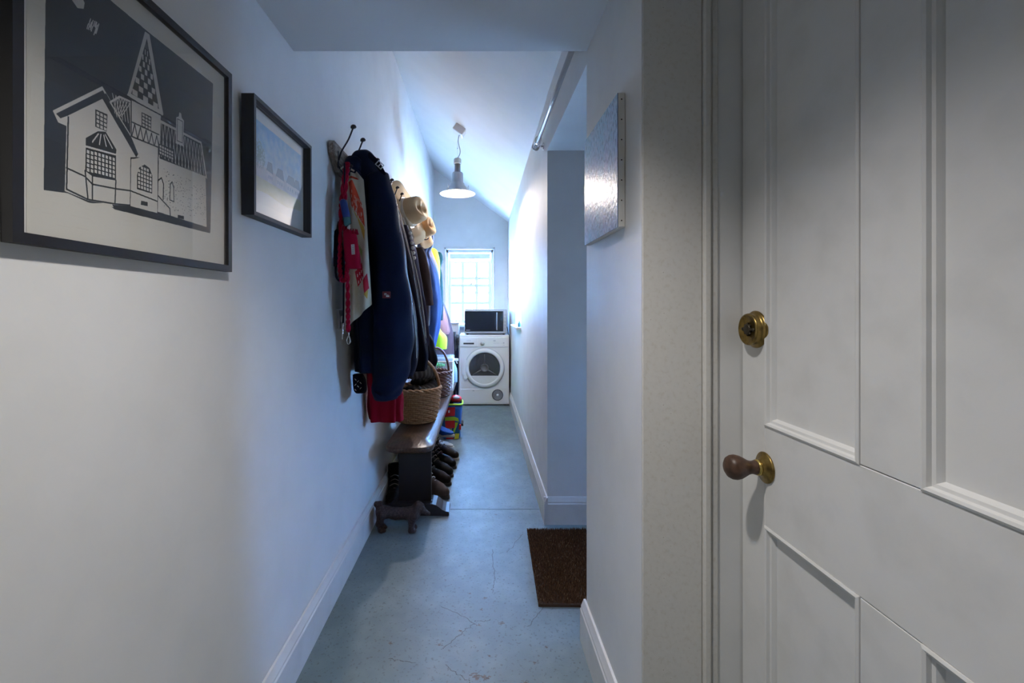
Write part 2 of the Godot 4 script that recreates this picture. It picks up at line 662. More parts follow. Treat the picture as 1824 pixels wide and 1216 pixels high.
func floor_image(near: bool) -> ImageTexture:
	var w := 768
	var h := 1536
	var rng := RandomNumberGenerator.new()
	rng.seed = 77 if near else 78
	var pics := []
	for e in [[0.006, 4, 1 if near else 11], [0.11, 3, 2 if near else 12], [0.024, 5, 3 if near else 13]]:
		var n := FastNoiseLite.new()
		n.frequency = e[0]
		n.fractal_octaves = e[1]
		n.seed = e[2]
		pics.append(n.get_image(w, h, false, false, false).get_data())
	var base := Color(0.160, 0.215, 0.235)
	var pale := Color(0.215, 0.28, 0.30)
	var worn := Color(0.11, 0.13, 0.135)
	var chip := Color(0.075, 0.068, 0.065)
	var bytes := PackedByteArray()
	bytes.resize(w * h * 3)
	var big: PackedByteArray = pics[0]
	var fine: PackedByteArray = pics[1]
	var mid: PackedByteArray = pics[2]
	for i in w * h:
		var a: float = big[i] / 255.0
		var f: float = fine[i] / 255.0
		var g: float = mid[i] / 255.0
		var c := base.lerp(pale, clampf((a - 0.35) * 1.6 + (g - 0.5) * 0.5, 0.0, 1.0))
		if f < 0.315:
			c = c.lerp(worn, clampf((0.315 - f) * 8.0, 0.0, 0.75))
		if g < 0.16 and f < 0.5:
			c = chip.lerp(worn, f * 1.4)
		c = c.linear_to_srgb()
		bytes[i * 3] = int(c.r * 255.0)
		bytes[i * 3 + 1] = int(c.g * 255.0)
		bytes[i * 3 + 2] = int(c.b * 255.0)
	var im := Image.create_from_data(w, h, false, Image.FORMAT_RGB8, bytes)
	var at := func(x: float, d: float) -> Array:
		return [(x + 0.7) / 1.5 * w, (d - 0.4) / 3.0 * h]
	var dark := Color(0.05, 0.05, 0.052).linear_to_srgb()
	if near:
		for line in [[[-0.13, 1.82], [0.0, 1.72], [-0.06, 1.66], [-0.12, 1.58]], [[0.0, 1.73], [0.07, 1.74]], [[0.2, 1.70], [0.3, 1.86]], [[-0.1, 1.52], [0.0, 1.44], [0.02, 1.40]], [[0.09, 2.25], [0.085, 1.98], [0.07, 1.9]], [[-0.2, 1.53], [-0.3, 1.55]], [[0.25, 2.40], [0.15, 2.2]]]:
			var pts := []
			for i in line.size() - 1:
				for k in 9:
					var t := k / 9.0
					pts.append(at.call(lerpf(line[i][0], line[i + 1][0], t) + rng.randf_range(-0.006, 0.006), lerpf(line[i][1], line[i + 1][1], t) + rng.randf_range(-0.006, 0.006)))
			stroke(im, pts, 1.0, dark, 0.3, rng)
		for e in [[0.0, 1.475, 0.04], [0.03, 1.47, 0.03], [-0.055, 1.68, 0.014], [0.014, 1.71, 0.016], [0.097, 1.72, 0.024], [0.04, 1.87, 0.018], [0.025, 1.80, 0.016], [-0.125, 1.61, 0.022], [0.12, 2.62, 0.016], [0.2, 2.58, 0.012], [0.25, 1.6, 0.014], [0.2, 1.53, 0.012], [0.16, 1.45, 0.02], [-0.3, 1.62, 0.014], [0.05, 1.56, 0.008], [-0.02, 1.9, 0.008]]:
			for k in 26:
				var r: float = e[2] * 0.75
				var q: Array = at.call(e[0] + rng.randf_range(-r, r) * rng.randf(), e[1] + rng.randf_range(-r, r) * rng.randf() * 0.8)
				var s: float = rng.randf_range(0.1, 0.35) * e[2] / 1.5 * w
				im.fill_rect(Rect2i(int(q[0]), int(q[1]), maxi(1, int(s)), maxi(1, int(s * 0.5))), chip.lerp(Color(0.16, 0.12, 0.10), rng.randf()).linear_to_srgb())
	for k in 700:
		var q: Array = at.call(rng.randf_range(-0.6, 0.45), rng.randf_range(1.0, 3.3))
		im.fill_rect(Rect2i(int(q[0]), int(q[1]), 1 + rng.randi() % 3, 1 + rng.randi() % 2), worn.linear_to_srgb())
	return ImageTexture.create_from_image(im)


# ---------------------------------------------------------------- the room

func floor_piece(d0: float, d1: float, x0: float, x1: float, near: bool) -> MeshInstance3D:
	var st := tool()
	for k in [[x0, d0], [x0, d1], [x1, d1], [x0, d0], [x1, d1], [x1, d0]]:
		st.set_uv(Vector2((k[0] + 0.7) / 1.5, (k[1] - (0.4 if near else 2.691)) / (3.0 if near else 3.85)))
		st.add_vertex(p3(k[0], 0.0, k[1]))
	st.set_uv(Vector2.ZERO)
	for e in [[x0, x0, d0, d1], [x1, x1, d0, d1], [x0, x1, d0, d0], [x0, x1, d1, d1]]:
		quad_out(st, p3(e[0], 0, e[2]), p3(e[1], 0, e[3]), p3(e[1], -0.1, e[3]), p3(e[0], -0.1, e[2]), p3((x0 + x1) / 2, -0.05, (d0 + d1) / 2))
	quad_out(st, p3(x0, -0.1, d0), p3(x1, -0.1, d0), p3(x1, -0.1, d1), p3(x0, -0.1, d1), p3(0, 0, 1))
	return struct_(st, "floor", M.floor_paint if near else M.floor_paint_far)


func skirting(called: String, a: Vector3, b: Vector3, out: Vector3) -> void:      # a..b at the foot of the wall face, out points into the room
	var prof := PackedVector2Array([Vector2(0, 0), Vector2(0.02, 0), Vector2(0.02, 0.112), Vector2(0.0165, 0.117), Vector2(0.0165, 0.124), Vector2(0.013, 0.132), Vector2(0.007, 0.147), Vector2(0, 0.148)])
	var st := tool()
	prism(st, prof, a, out, Vector3.UP, b - a)
	struct_(st, called, M.gloss_white)


func build_shell() -> void:
	var rough_map := noise_tex(0.05, 91, 5, 512, ramp([[0.0, Color(0.55, 0.55, 0.55)], [1.0, Color(1, 1, 1)]]))
	var bumps := noise_tex(0.03, 92, 4)
	for e in [["floor_paint", true], ["floor_paint_far", false]]:
		var m := mat(e[0], Color.WHITE, 0.54)
		m.albedo_color = Color.WHITE
		m.albedo_texture = floor_image(e[1])
		m.roughness_texture = rough_map
		relief(m, bumps, 0.10)
	floor_piece(-1.6, 2.686, -1.0, 2.3, true)
	floor_piece(2.691, 6.5, -1.0, 1.75, false)
	# left wall, leaning, in two lifts
	var st := tool()
	for e in [[0.0, 2.1], [2.1, 3.6]]:
		hexa(st, [p3(wall_x(e[0], -1.6), e[0], -1.6), p3(-1.0, e[0], -1.6), p3(-1.0, e[1], -1.6), p3(wall_x(e[1], -1.6), e[1], -1.6), p3(wall_x(e[0], 6.5), e[0], 6.5), p3(-1.0, e[0], 6.5), p3(-1.0, e[1], 6.5), p3(wall_x(e[1], 6.5), e[1], 6.5)])
	struct_(st, "wall_left", M.plaster)
	# right: the stub with the canvas on it
	st = tool()
	slab(st, 0.395, 1.0, 0.0, 2.6, 1.0845, 1.618)
	struct_(st, "wall_right", M.plaster)
	# wall the door hangs in, running back past the camera
	st = tool()
	slab(st, 0.69, 1.0, 0.0, 2.6, -1.6, 1.09)
	slab(st, 0.632, 0.70, 0.0, 2.6, -1.6, 0.235)
	slab(st, 0.632, 0.70, 2.02, 2.6, -1.6, 1.09)
	struct_(st, "wall_right", M.plaster)
	# far right wall with its window opening, and the side of the entrance recess
	st = tool()
	for e in [[2.515, 4.17, 0.0, 2.9], [4.17, 4.8, 0.0, 1.0], [4.17, 4.8, 1.83, 2.9], [4.8, 6.5, 0.0, 2.9]]:
		hexa(st, [p3(right_x(e[0]), e[2], e[0]), p3(0.76, e[2], e[0]), p3(0.76, e[3], e[0]), p3(right_x(e[0]), e[3], e[0]), p3(right_x(e[1]), e[2], e[1]), p3(0.76, e[2], e[1]), p3(0.76, e[3], e[1]), p3(right_x(e[1]), e[3], e[1])])
	slab(st, 0.7, 2.3, 0.0, 2.6, 2.515, 2.75)
	struct_(st, "wall_right", M.plaster)
	# head over the entrance recess
	st = tool()
	slab(st, 0.396, 1.0, 2.048, 2.9, 1.60, 2.53)
	struct_(st, "wall_right", M.plaster)
	# low ceiling over the near end and the drop above it
	st = tool()
	slab(st, -1.0, 1.0, 2.093, 2.25, -1.6, 1.618)
	slab(st, -1.0, 0.6, 2.2, 3.6, 1.45, 1.618)
	struct_(st, "ceiling", M.ceiling_paint)
	# pitched ceiling of the corridor
	st = tool()
	var xa := -0.95
	var xb := 0.80
	var lie := func(x: float) -> float:
		return 2.335 + 0.72 * (0.42 - x)
	hexa(st, [p3(xa, lie.call(xa), 1.5), p3(xb, lie.call(xb), 1.5), p3(xb, lie.call(xb) + 0.15, 1.5), p3(xa, lie.call(xa) + 0.15, 1.5), p3(xa, lie.call(xa), 6.5), p3(xb, lie.call(xb), 6.5), p3(xb, lie.call(xb) + 0.15, 6.5), p3(xa, lie.call(xa) + 0.15, 6.5)])
	struct_(st, "ceiling", M.plaster)
	# end wall round the sash window
	st = tool()
	slab(st, -1.0, -0.398, 0.0, 3.6, 6.12, 6.4)
	slab(st, 0.256, 1.0, 0.0, 3.6, 6.12, 6.4)
	slab(st, -0.398, 0.256, 0.0, 0.94, 6.12, 6.4)
	slab(st, -0.398, 0.256, 1.965, 3.6, 6.12, 6.4)
	struct_(st, "wall_end", M.plaster)
	# the wall behind the camera
	st = tool()
	slab(st, -1.0, 1.0, 0.0, 2.3, -1.8, -1.6)
	struct_(st, "wall_back", M.plaster)
	# skirtings
	skirting("baseboard_left", p3(wall_x(0.07, -1.6), 0, -1.6), p3(wall_x(0.07, 6.12), 0, 6.12), Vector3.RIGHT)
	skirting("baseboard_right", p3(0.395, 0, 1.06), p3(0.395, 0, 1.634), Vector3.LEFT)
	skirting("baseboard_right", p3(right_x(2.495), 0, 2.495), p3(right_x(6.12), 0, 6.12), Vector3.LEFT)
	skirting("baseboard_right", p3(right_x(2.515) - 0.02, 0, 2.515), p3(2.0, 0, 2.515), Vector3.BACK)
	# right window: deep reveal, frame, glass, sill board
	var w := struct_node("window_2")
	st = tool()
	for e in [[0.69, 0.73, 1.0, 1.05, 4.17, 4.8], [0.69, 0.73, 1.78, 1.83, 4.17, 4.8], [0.69, 0.73, 1.05, 1.78, 4.17, 4.22], [0.69, 0.73, 1.05, 1.78, 4.75, 4.8], [0.695, 0.725, 1.05, 1.78, 4.475, 4.495]]:
		bslab(st, e[0], e[1], e[2], e[3], e[4], e[5], 0.003)
	part(st, "window_frame", M.gloss_white, w)
	st = tool()
	slab(st, 0.708, 0.712, 1.05, 1.78, 4.22, 4.75)
	part(st, "pane", M.pane_glass, w)
	st = tool()
	bslab(st, 0.375, 0.70, 0.982, 1.003, 4.14, 4.83, 0.004)
	part(st, "window_sill", M.gloss_white, w)
	# the entrance hall beyond the recess: walls, ceiling and an outer door with a pane of obscured glass
	st = tool()
	slab(st, 0.995, 2.3, 0.0, 2.6, -1.0, -0.8)
	slab(st, 2.045, 2.3, 0.0, 2.6, -0.8, 1.8)
	slab(st, 0.995, 2.3, 2.4, 2.6, -0.8, 2.6)
	slab(st, 2.045, 2.3, 2.04, 2.6, 1.8, 2.53)
	struct_(st, "wall_hall", M.plaster)
	var o := struct_node("door_2")
	st = tool()
	for e in [[0.0, 0.80, 1.79, 2.52], [1.00, 2.06, 1.79, 2.52], [0.80, 1.00, 1.79, 2.09], [0.80, 1.00, 2.49, 2.52]]:
		bslab(st, 2.01, 2.055, e[0], e[1], e[2], e[3], 0.003)
	part(st, "door_leaf", M.gloss_white, o)
	st = tool()
	slab(st, 2.03, 2.035, 0.80, 1.00, 2.09, 2.49)
	part(st, "pane", M.obscured_glass, o)


# ---------------------------------------------------------------- the panelled door beside the camera

func panel_moulding(d0: float, d1: float, y0: float, y1: float, face: float) -> SurfaceTool:
	var st := tool()
	var prof := [[0.0, 0.004], [0.0, -0.002], [0.004, -0.004], [0.008, -0.002], [0.010, 0.004], [0.015, 0.005], [0.018, 0.010], [0.020, 0.014]]
	for i in prof.size() - 1:
		var ra := []
		var rb := []
		for c in [[0, 0], [1, 0], [1, 1], [0, 1]]:
			for pr in [[prof[i], ra], [prof[i + 1], rb]]:
				var t: float = pr[0][0]
				pr[1].append(p3(face + pr[0][1], lerpf(y0 + t, y1 - t, c[1]), lerpf(d0 + t, d1 - t, c[0])))
		for k in 4:
			quad(st, ra[k], ra[(k + 1) % 4], rb[(k + 1) % 4], rb[k])
	return st


func build_near_door() -> void:
	# frame: face boards, bead, jamb
	var fr := struct_node("trim_1")
	var st := tool()
	bslab(st, 0.537, 0.5545, 0.0, 2.09, 1.070, 1.13, 0.004)
	part(st, "architrave_bead", M.old_cream, fr)
	st = tool()
	bslab(st, 0.5575, 0.574, 0.0, 2.09, 1.078, 1.13, 0.003)
	part(st, "jamb_bead", M.old_cream, fr)
	st = tool()
	bslab(st, 0.574, 0.69, 0.0, 2.09, 1.087, 1.14, 0.002)
	part(st, "jamb", M.gloss_white, fr)
	st = tool()
	bslab(st, 0.3955, 0.5365, 0.0, 2.09, 1.0795, 1.0842, 0.002)
	part(st, "face_board", M.old_cream, fr)
	# door: 0.762 wide, latch at the far side
	var o := struct_node("door_1")
	var f := 0.632
	var b := 0.668
	var far := 1.081
	var near := far - 0.762
	var s1 := far - 0.084
	var s2 := near + 0.084
	var m1 := 0.751
	var m0 := 0.647
	for e in [["stile", s1, far, 0.006, 2.01], ["stile", near, s2, 0.006, 2.01], ["muntin", m0, m1, 0.9315, 1.9], ["muntin", m0, m1, 0.18, 0.713]]:
		st = tool()
		bslab(st, f, b, e[3], e[4], e[1], e[2], 0.0012)
		part(st, e[0], M.gloss_white, o)
	for e in [["lock_rail", 0.714, 0.930], ["top_rail", 1.9, 2.01], ["bottom_rail", 0.006, 0.18]]:
		st = tool()
		bslab(st, f, b, e[1], e[2], s2 + 0.0006, s1 - 0.0006, 0.0012)
		part(st, e[0], M.gloss_white, o)
	for e in [[m1, s1, 0.93, 1.9], [s2, m0, 0.93, 1.9], [m1, s1, 0.18, 0.714], [s2, m0, 0.18, 0.714]]:
		st = tool()
		slab(st, f + 0.0135, f + 0.024, e[2], e[3], e[0], e[1])
		part(st, "panel", M.gloss_white, o)
		part(panel_moulding(e[0], e[1], e[2], e[3], f), "panel_moulding", M.gloss_white, o)
	# wooden knob on a brass rose
	var at := p3(f, 0.840, 0.996)
	var ax := Vector3(-1, 0.0, -0.04).normalized()
	st = tool(true)
	lathe(st, [Vector2(0.0001, -0.001), Vector2(0.033, -0.001), Vector2(0.0335, 0.002), Vector2(0.031, 0.004), Vector2(0.024, 0.005), Vector2(0.021, 0.008), Vector2(0.018, 0.009), Vector2(0.016, 0.014), Vector2(0.0001, 0.0145)], along(at, ax), 36)
	tag(part(st, "knob_rose", M.brass, o), "dull brass round rose behind the wooden knob")
	st = tool(true)
	lathe(st, [Vector2(0.0001, 0.0135), Vector2(0.0165, 0.0135), Vector2(0.0172, 0.016), Vector2(0.0165, 0.0195), Vector2(0.0001, 0.0195)], along(at, ax), 32)
	part(st, "knob_collar", M.brass_bright, o)
	st = tool(true)
	lathe(st, [Vector2(0.0001, 0.019), Vector2(0.0145, 0.0192), Vector2(0.0155, 0.022), Vector2(0.0142, 0.026), Vector2(0.0135, 0.031), Vector2(0.0155, 0.038), Vector2(0.020, 0.046), Vector2(0.0245, 0.055), Vector2(0.0265, 0.064), Vector2(0.0255, 0.072), Vector2(0.0215, 0.079), Vector2(0.014, 0.084), Vector2(0.006, 0.0862), Vector2(0.0001, 0.0866)], along(at, ax), 36)
	tag(part(st, "door_knob", M.knob_wood, o), "worn brown wooden pear-shaped knob")
	# brass cylinder lock above it
	at = p3(f, 1.139, 1.0285)
	st = tool(true)
	lathe(st, [Vector2(0.0001, -0.001), Vector2(0.0415, -0.001), Vector2(0.042, 0.002), Vector2(0.039, 0.005), Vector2(0.036, 0.006), Vector2(0.034, 0.011), Vector2(0.036, 0.016), Vector2(0.035, 0.020), Vector2(0.031, 0.021), Vector2(0.029, 0.0175), Vector2(0.0001, 0.0165)], along(at, Vector3.LEFT), 40)
	var cyl := tag(part(st, "lock_rose", M.brass, o), "tarnished brass lock rose with a keyhole boss")
	st = tool(true)
	lathe(st, [Vector2(0.0001, 0.016), Vector2(0.0125, 0.0165), Vector2(0.012, 0.0215), Vector2(0.009, 0.023), Vector2(0.0001, 0.0225)], along(at, Vector3.LEFT), 20)
	for k in 8:
		var a := TAU * k / 8.0
		ball(st, at + Vector3(-0.019, sin(a) * 0.0125, cos(a) * 0.0125), Vector3(0.003, 0.003, 0.003), 6, 4)
	for s in [-1, 1]:
		ball(st, at + Vector3(-0.018, 0, s * 0.019), Vector3(0.003, 0.0045, 0.006), 8, 5)
	part(st, "keyhole_boss", M.brass_dark, cyl)


# ---------------------------------------------------------------- sash window at the end

func build_end_window() -> void:
	var o := struct_node("window_1")
	var x0 := -0.398
	var x1 := 0.256
	var st := tool()
	for e in [[x0, x0 + 0.035, 0.94, 1.965], [x1 - 0.035, x1, 0.94, 1.965], [x0, x1, 1.925, 1.965]]:
		bslab(st, e[0], e[1], e[2], e[3], 6.24, 6.38, 0.003)
	part(st, "box_frame", M.gloss_white, o)
	st = tool()
	for e in [[x0 - 0.012, x0 + 0.012, 0.93, 1.98], [x1 - 0.012, x1 + 0.012, 0.93, 1.98], [x0 - 0.012, x1 + 0.012, 1.955, 1.98]]:
		bslab(st, e[0], e[1], e[2], e[3], 6.105, 6.14, 0.003)
	part(st, "architrave", M.gloss_white, o)
	st = tool()
	bslab(st, x0 - 0.06, x1 + 0.05, 0.925, 0.95, 6.02, 6.30, 0.004)
	part(st, "window_sill", M.gloss_white, o)
	# rolled blind under the head
	st = tool()
	bslab(st, x0 + 0.05, x1 - 0.05, 1.845, 1.915, 6.255, 6.275, 0.004)
	part(st, "roller_blind", M.white_plastic, o)
	var gx := [x0 + 0.075, x0 + 0.075 + 0.157, x0 + 0.075 + 0.347, x1 - 0.075]
	# two sashes, the upper one behind and let down a little
	for s in [[6.275, 0.96, 1.005, 1.24, 1.46, 1.498], [6.315, 1.366, 1.395, 1.58, 1.79, 1.845]]:
		var d: float = s[0]
		var sash := part(_sash(gx, s, x0, x1), "sash", M.gloss_white, o)
		st = tool()
		for gxi in [gx[1], gx[2]]:
			bslab(st, gxi - 0.020, gxi + 0.020, s[2], s[4], d + 0.004, d + 0.028, 0.003)
		part(st, "glazing_bar", M.gloss_white, sash)
		st = tool()
		bslab(st, gx[0], gx[3], s[3] - 0.019, s[3] + 0.019, d + 0.006, d + 0.026, 0.003)
		part(st, "glazing_bar", M.gloss_white, sash)
		for i in 3:
			for j in 2:
				st = tool()
				slab(st, gx[i] + 0.020, gx[i + 1] - 0.020, s[2 + j] + (0.019 if j else 0.0), s[3 + j] - (0.0 if j else 0.019), d + 0.014, d + 0.017)
				part(st, "pane", M.pane_glass, sash)
	st = tool()
	bslab(st, -0.075, -0.035, 1.498, 1.508, 6.278, 6.30, 0.002)
	tube(st, [p3(-0.055, 1.507, 6.29), p3(-0.03, 1.513, 6.29)], 0.004, 6)
	part(st, "sash_fastener", M.brass_dark, o)
	for x in [-0.255, 0.11]:
		st = tool()
		bslab(st, x - 0.012, x + 0.012, 0.975, 0.995, 6.262, 6.276, 0.002)
		part(st, "sash_lift", M.brass_dark, o)


func _sash(gx: Array, s: Array, x0: float, x1: float) -> SurfaceTool:
	var st := tool()
	var d: float = s[0]
	bslab(st, x0 + 0.036, gx[0], s[1], s[5], d, d + 0.035, 0.003)
	bslab(st, gx[3], x1 - 0.036, s[1], s[5], d, d + 0.035, 0.003)
	bslab(st, gx[0], gx[3], s[1], s[2], d, d + 0.035, 0.003)
	bslab(st, gx[0], gx[3], s[4], s[5], d, d + 0.035, 0.003)
	return st


# ---------------------------------------------------------------- lamps

func build_lamps() -> void:
	# recessed downlight in the low ceiling, above the frame
	var at := p3(-0.05, 2.093, 0.66)
	var o := thing("ceiling_downlight", "small round recessed downlight in the low ceiling above the door", "light", at)
	var st := tool(true)
	lathe(st, [Vector2(0.034, 0.0), Vector2(0.036, -0.006), Vector2(0.044, -0.006), Vector2(0.047, -0.002), Vector2(0.047, 0.0)], Transform3D(Basis(), at), 28)
	part(st, "rim", M.chrome, o)
	var g := mat("lamp_glow", Color(1, 0.93, 0.85), 0.5)
	g.emission_enabled = true
	g.emission = Color(1.0, 0.92, 0.82)
	g.emission_energy_multiplier = 4.0
	st = tool(true)
	lathe(st, [Vector2(0.0001, -0.0015), Vector2(0.034, -0.0015)], Transform3D(Basis(), at), 24)
	part(st, "lens", M.lamp_glow, o)
	var l := SpotLight3D.new()
	l.name = "downlight_beam"
	o.add_child(l)
	l.position = Vector3(0, -0.03, 0)
	l.rotation_degrees = Vector3(-90, 0, 0)
	l.spot_angle = 54.0
	l.spot_angle_attenuation = 1.0
	l.spot_range = 12.0
	l.spot_attenuation = 2.0
	l.light_size = 0.035
	l.light_color = Color(1.0, 0.98, 0.96)
	l.light_energy = 1.4
	l.shadow_enabled = true
	# pendant with a flared metal shade
	var x := -0.149
	var d := 3.92
	var ry := 2.155
	o = thing("pendant_lamp", "brushed metal industrial pendant lamp hanging from the sloping ceiling", "lamp", p3(x, ry, d))
	var xf := Transform3D(Basis(), p3(x, ry, d))
	st = tool(true)
	lathe(st, [Vector2(0.152, 0.0), Vector2(0.151, 0.004), Vector2(0.115, 0.020), Vector2(0.084, 0.034), Vector2(0.080, 0.038), Vector2(0.078, 0.050), Vector2(0.062, 0.072), Vector2(0.056, 0.090), Vector2(0.048, 0.094), Vector2(0.0475, 0.172), Vector2(0.043, 0.182), Vector2(0.027, 0.186), Vector2(0.0255, 0.26), Vector2(0.0001, 0.261)], xf, 40)
	lathe(st, [Vector2(0.152, 0.0), Vector2(0.112, 0.015), Vector2(0.078, 0.030), Vector2(0.055, 0.060), Vector2(0.03, 0.085), Vector2(0.0001, 0.088)], xf, 40)
	part(st, "shade", M.aluminium, o)
	st = tool(true)
	lathe(st, [Vector2(0.0001, 0.256), Vector2(0.0335, 0.256), Vector2(0.034, 0.262), Vector2(0.032, 0.264), Vector2(0.0325, 0.292), Vector2(0.028, 0.302), Vector2(0.008, 0.306), Vector2(0.0001, 0.306)], xf, 28)
	part(st, "cap", M.silver_plastic, o)
	for a in [0.35, 2.45, 4.5]:
		st = tool(true)
		var q := xf.origin + Vector3(cos(a) * 0.098, 0.026, sin(a) * 0.098)
		tube(st, [q, q + Vector3(0, 0.018, 0), q + Vector3(cos(a) * 0.004, 0.036, sin(a) * 0.004)], 0.004, 6)
		tube(st, [q + Vector3(-sin(a) * 0.012, 0.014, cos(a) * 0.012), q + Vector3(sin(a) * 0.012, 0.014, -cos(a) * 0.012)], 0.003, 6)
		part(st, "wing_clip", M.chrome, o)
	st = tool(true)
	ball(st, xf.origin + Vector3(0, 0.042, 0), Vector3(0.028, 0.036, 0.028), 20, 12)
	var bg := mat("bulb_glow", Color(1, 0.95, 0.9), 0.5)
	bg.emission_enabled = true
	bg.emission = Color(1.0, 0.9, 0.78)
	bg.emission_energy_multiplier = 14.0
	part(st, "bulb", M.bulb_glow, o)
	var om := OmniLight3D.new()
	om.name = "pendant_light"
	o.add_child(om)
	om.position = Vector3(0, 0.036, 0)
	om.omni_range = 12.0
	om.omni_attenuation = 2.0
	om.light_size = 0.03
	om.light_color = Color(1.0, 0.94, 0.90)
	om.light_energy = 1.5
	om.shadow_enabled = true
	# cable, suspension wire and the tilted box on the slope
	var cx := x + 0.033
	var cy := 2.335 + 0.72 * (0.42 - cx)
	st = tool(true)
	tube(st, curve([p3(x, ry + 0.303, d), p3(x + 0.022, ry + 0.36, d), p3(x + 0.006, cy - 0.12, d - 0.02), p3(x + 0.02, cy - 0.05, d)], 8), 0.0035, 8)
	part(st, "cable", M.grey_enamel, o)
	st = tool(true)
	tube(st, [p3(x, ry + 0.303, d), p3(x - 0.001, cy - 0.13, d), p3(x + 0.01, cy - 0.05, d)], 0.0009, 5)
	ball(st, p3(x - 0.001, ry + 0.39, d), Vector3(0.004, 0.004, 0.004), 8, 5)
	part(st, "suspension_wire", M.grey_enamel, o)
	st = tool()
	var up := Vector3(0.72, 1.0, 0).normalized()
	var rot := Basis(up.cross(Vector3.BACK).normalized(), up, Vector3.BACK)
	bevel_box(st, p3(cx, cy, d) - up * 0.030, Vector3(0.10, 0.062, 0.10), 0.006, rot)
	part(st, "ceiling_box", M.white_plastic, o)


# ---------------------------------------------------------------- pictures

func on_wall(y: float, d: float, off: float) -> Vector3:      # a plumb plane lying along the left wall at picture height
	return p3(wall_x(1.55, d) + off, y, d)


func frame_bars(st: SurfaceTool, d0: float, d1: float, y0: float, y1: float, face: float, back: float, front: float) -> void:
	var o := [[d0, y0], [d1, y0], [d1, y1], [d0, y1]]
	var i := [[d0 + face, y0 + face], [d1 - face, y0 + face], [d1 - face, y1 - face], [d0 + face, y1 - face]]
	for k in 4:
		var n := (k + 1) % 4
		hexa(st, [on_wall(o[k][1], o[k][0], back), on_wall(o[n][1], o[n][0], back), on_wall(i[n][1], i[n][0], back), on_wall(i[k][1], i[k][0], back), on_wall(o[k][1], o[k][0], front), on_wall(o[n][1], o[n][0], front), on_wall(i[n][1], i[n][0], front), on_wall(i[k][1], i[k][0], front)])


func wall_quad(d0: float, d1: float, y0: float, y1: float, off: float) -> SurfaceTool:
	var st := tool()
	picture_quad(st, on_wall(y1, d0, off), on_wall(y1, d1, off), on_wall(y0, d1, off), on_wall(y0, d0, off))
	return st


func wall_sheet(d0: float, d1: float, y0: float, y1: float, a: float, b: float) -> SurfaceTool:
	var st := tool()
	hexa(st, [on_wall(y0, d0, a), on_wall(y0, d1, a), on_wall(y1, d1, a), on_wall(y1, d0, a), on_wall(y0, d0, b), on_wall(y0, d1, b), on_wall(y1, d1, b), on_wall(y1, d0, b)])
	return st


func print_mat(called: String, im: Image, rough := 0.9) -> StandardMaterial3D:
	var m := mat(called, Color.WHITE, rough)
	m.albedo_color = Color.WHITE
	m.albedo_texture = ImageTexture.create_from_image(im)
	m.texture_repeat = false
	return m


func shade(r: float, g: float, b: float) -> Color:
	return Color(r, g, b).linear_to_srgb()


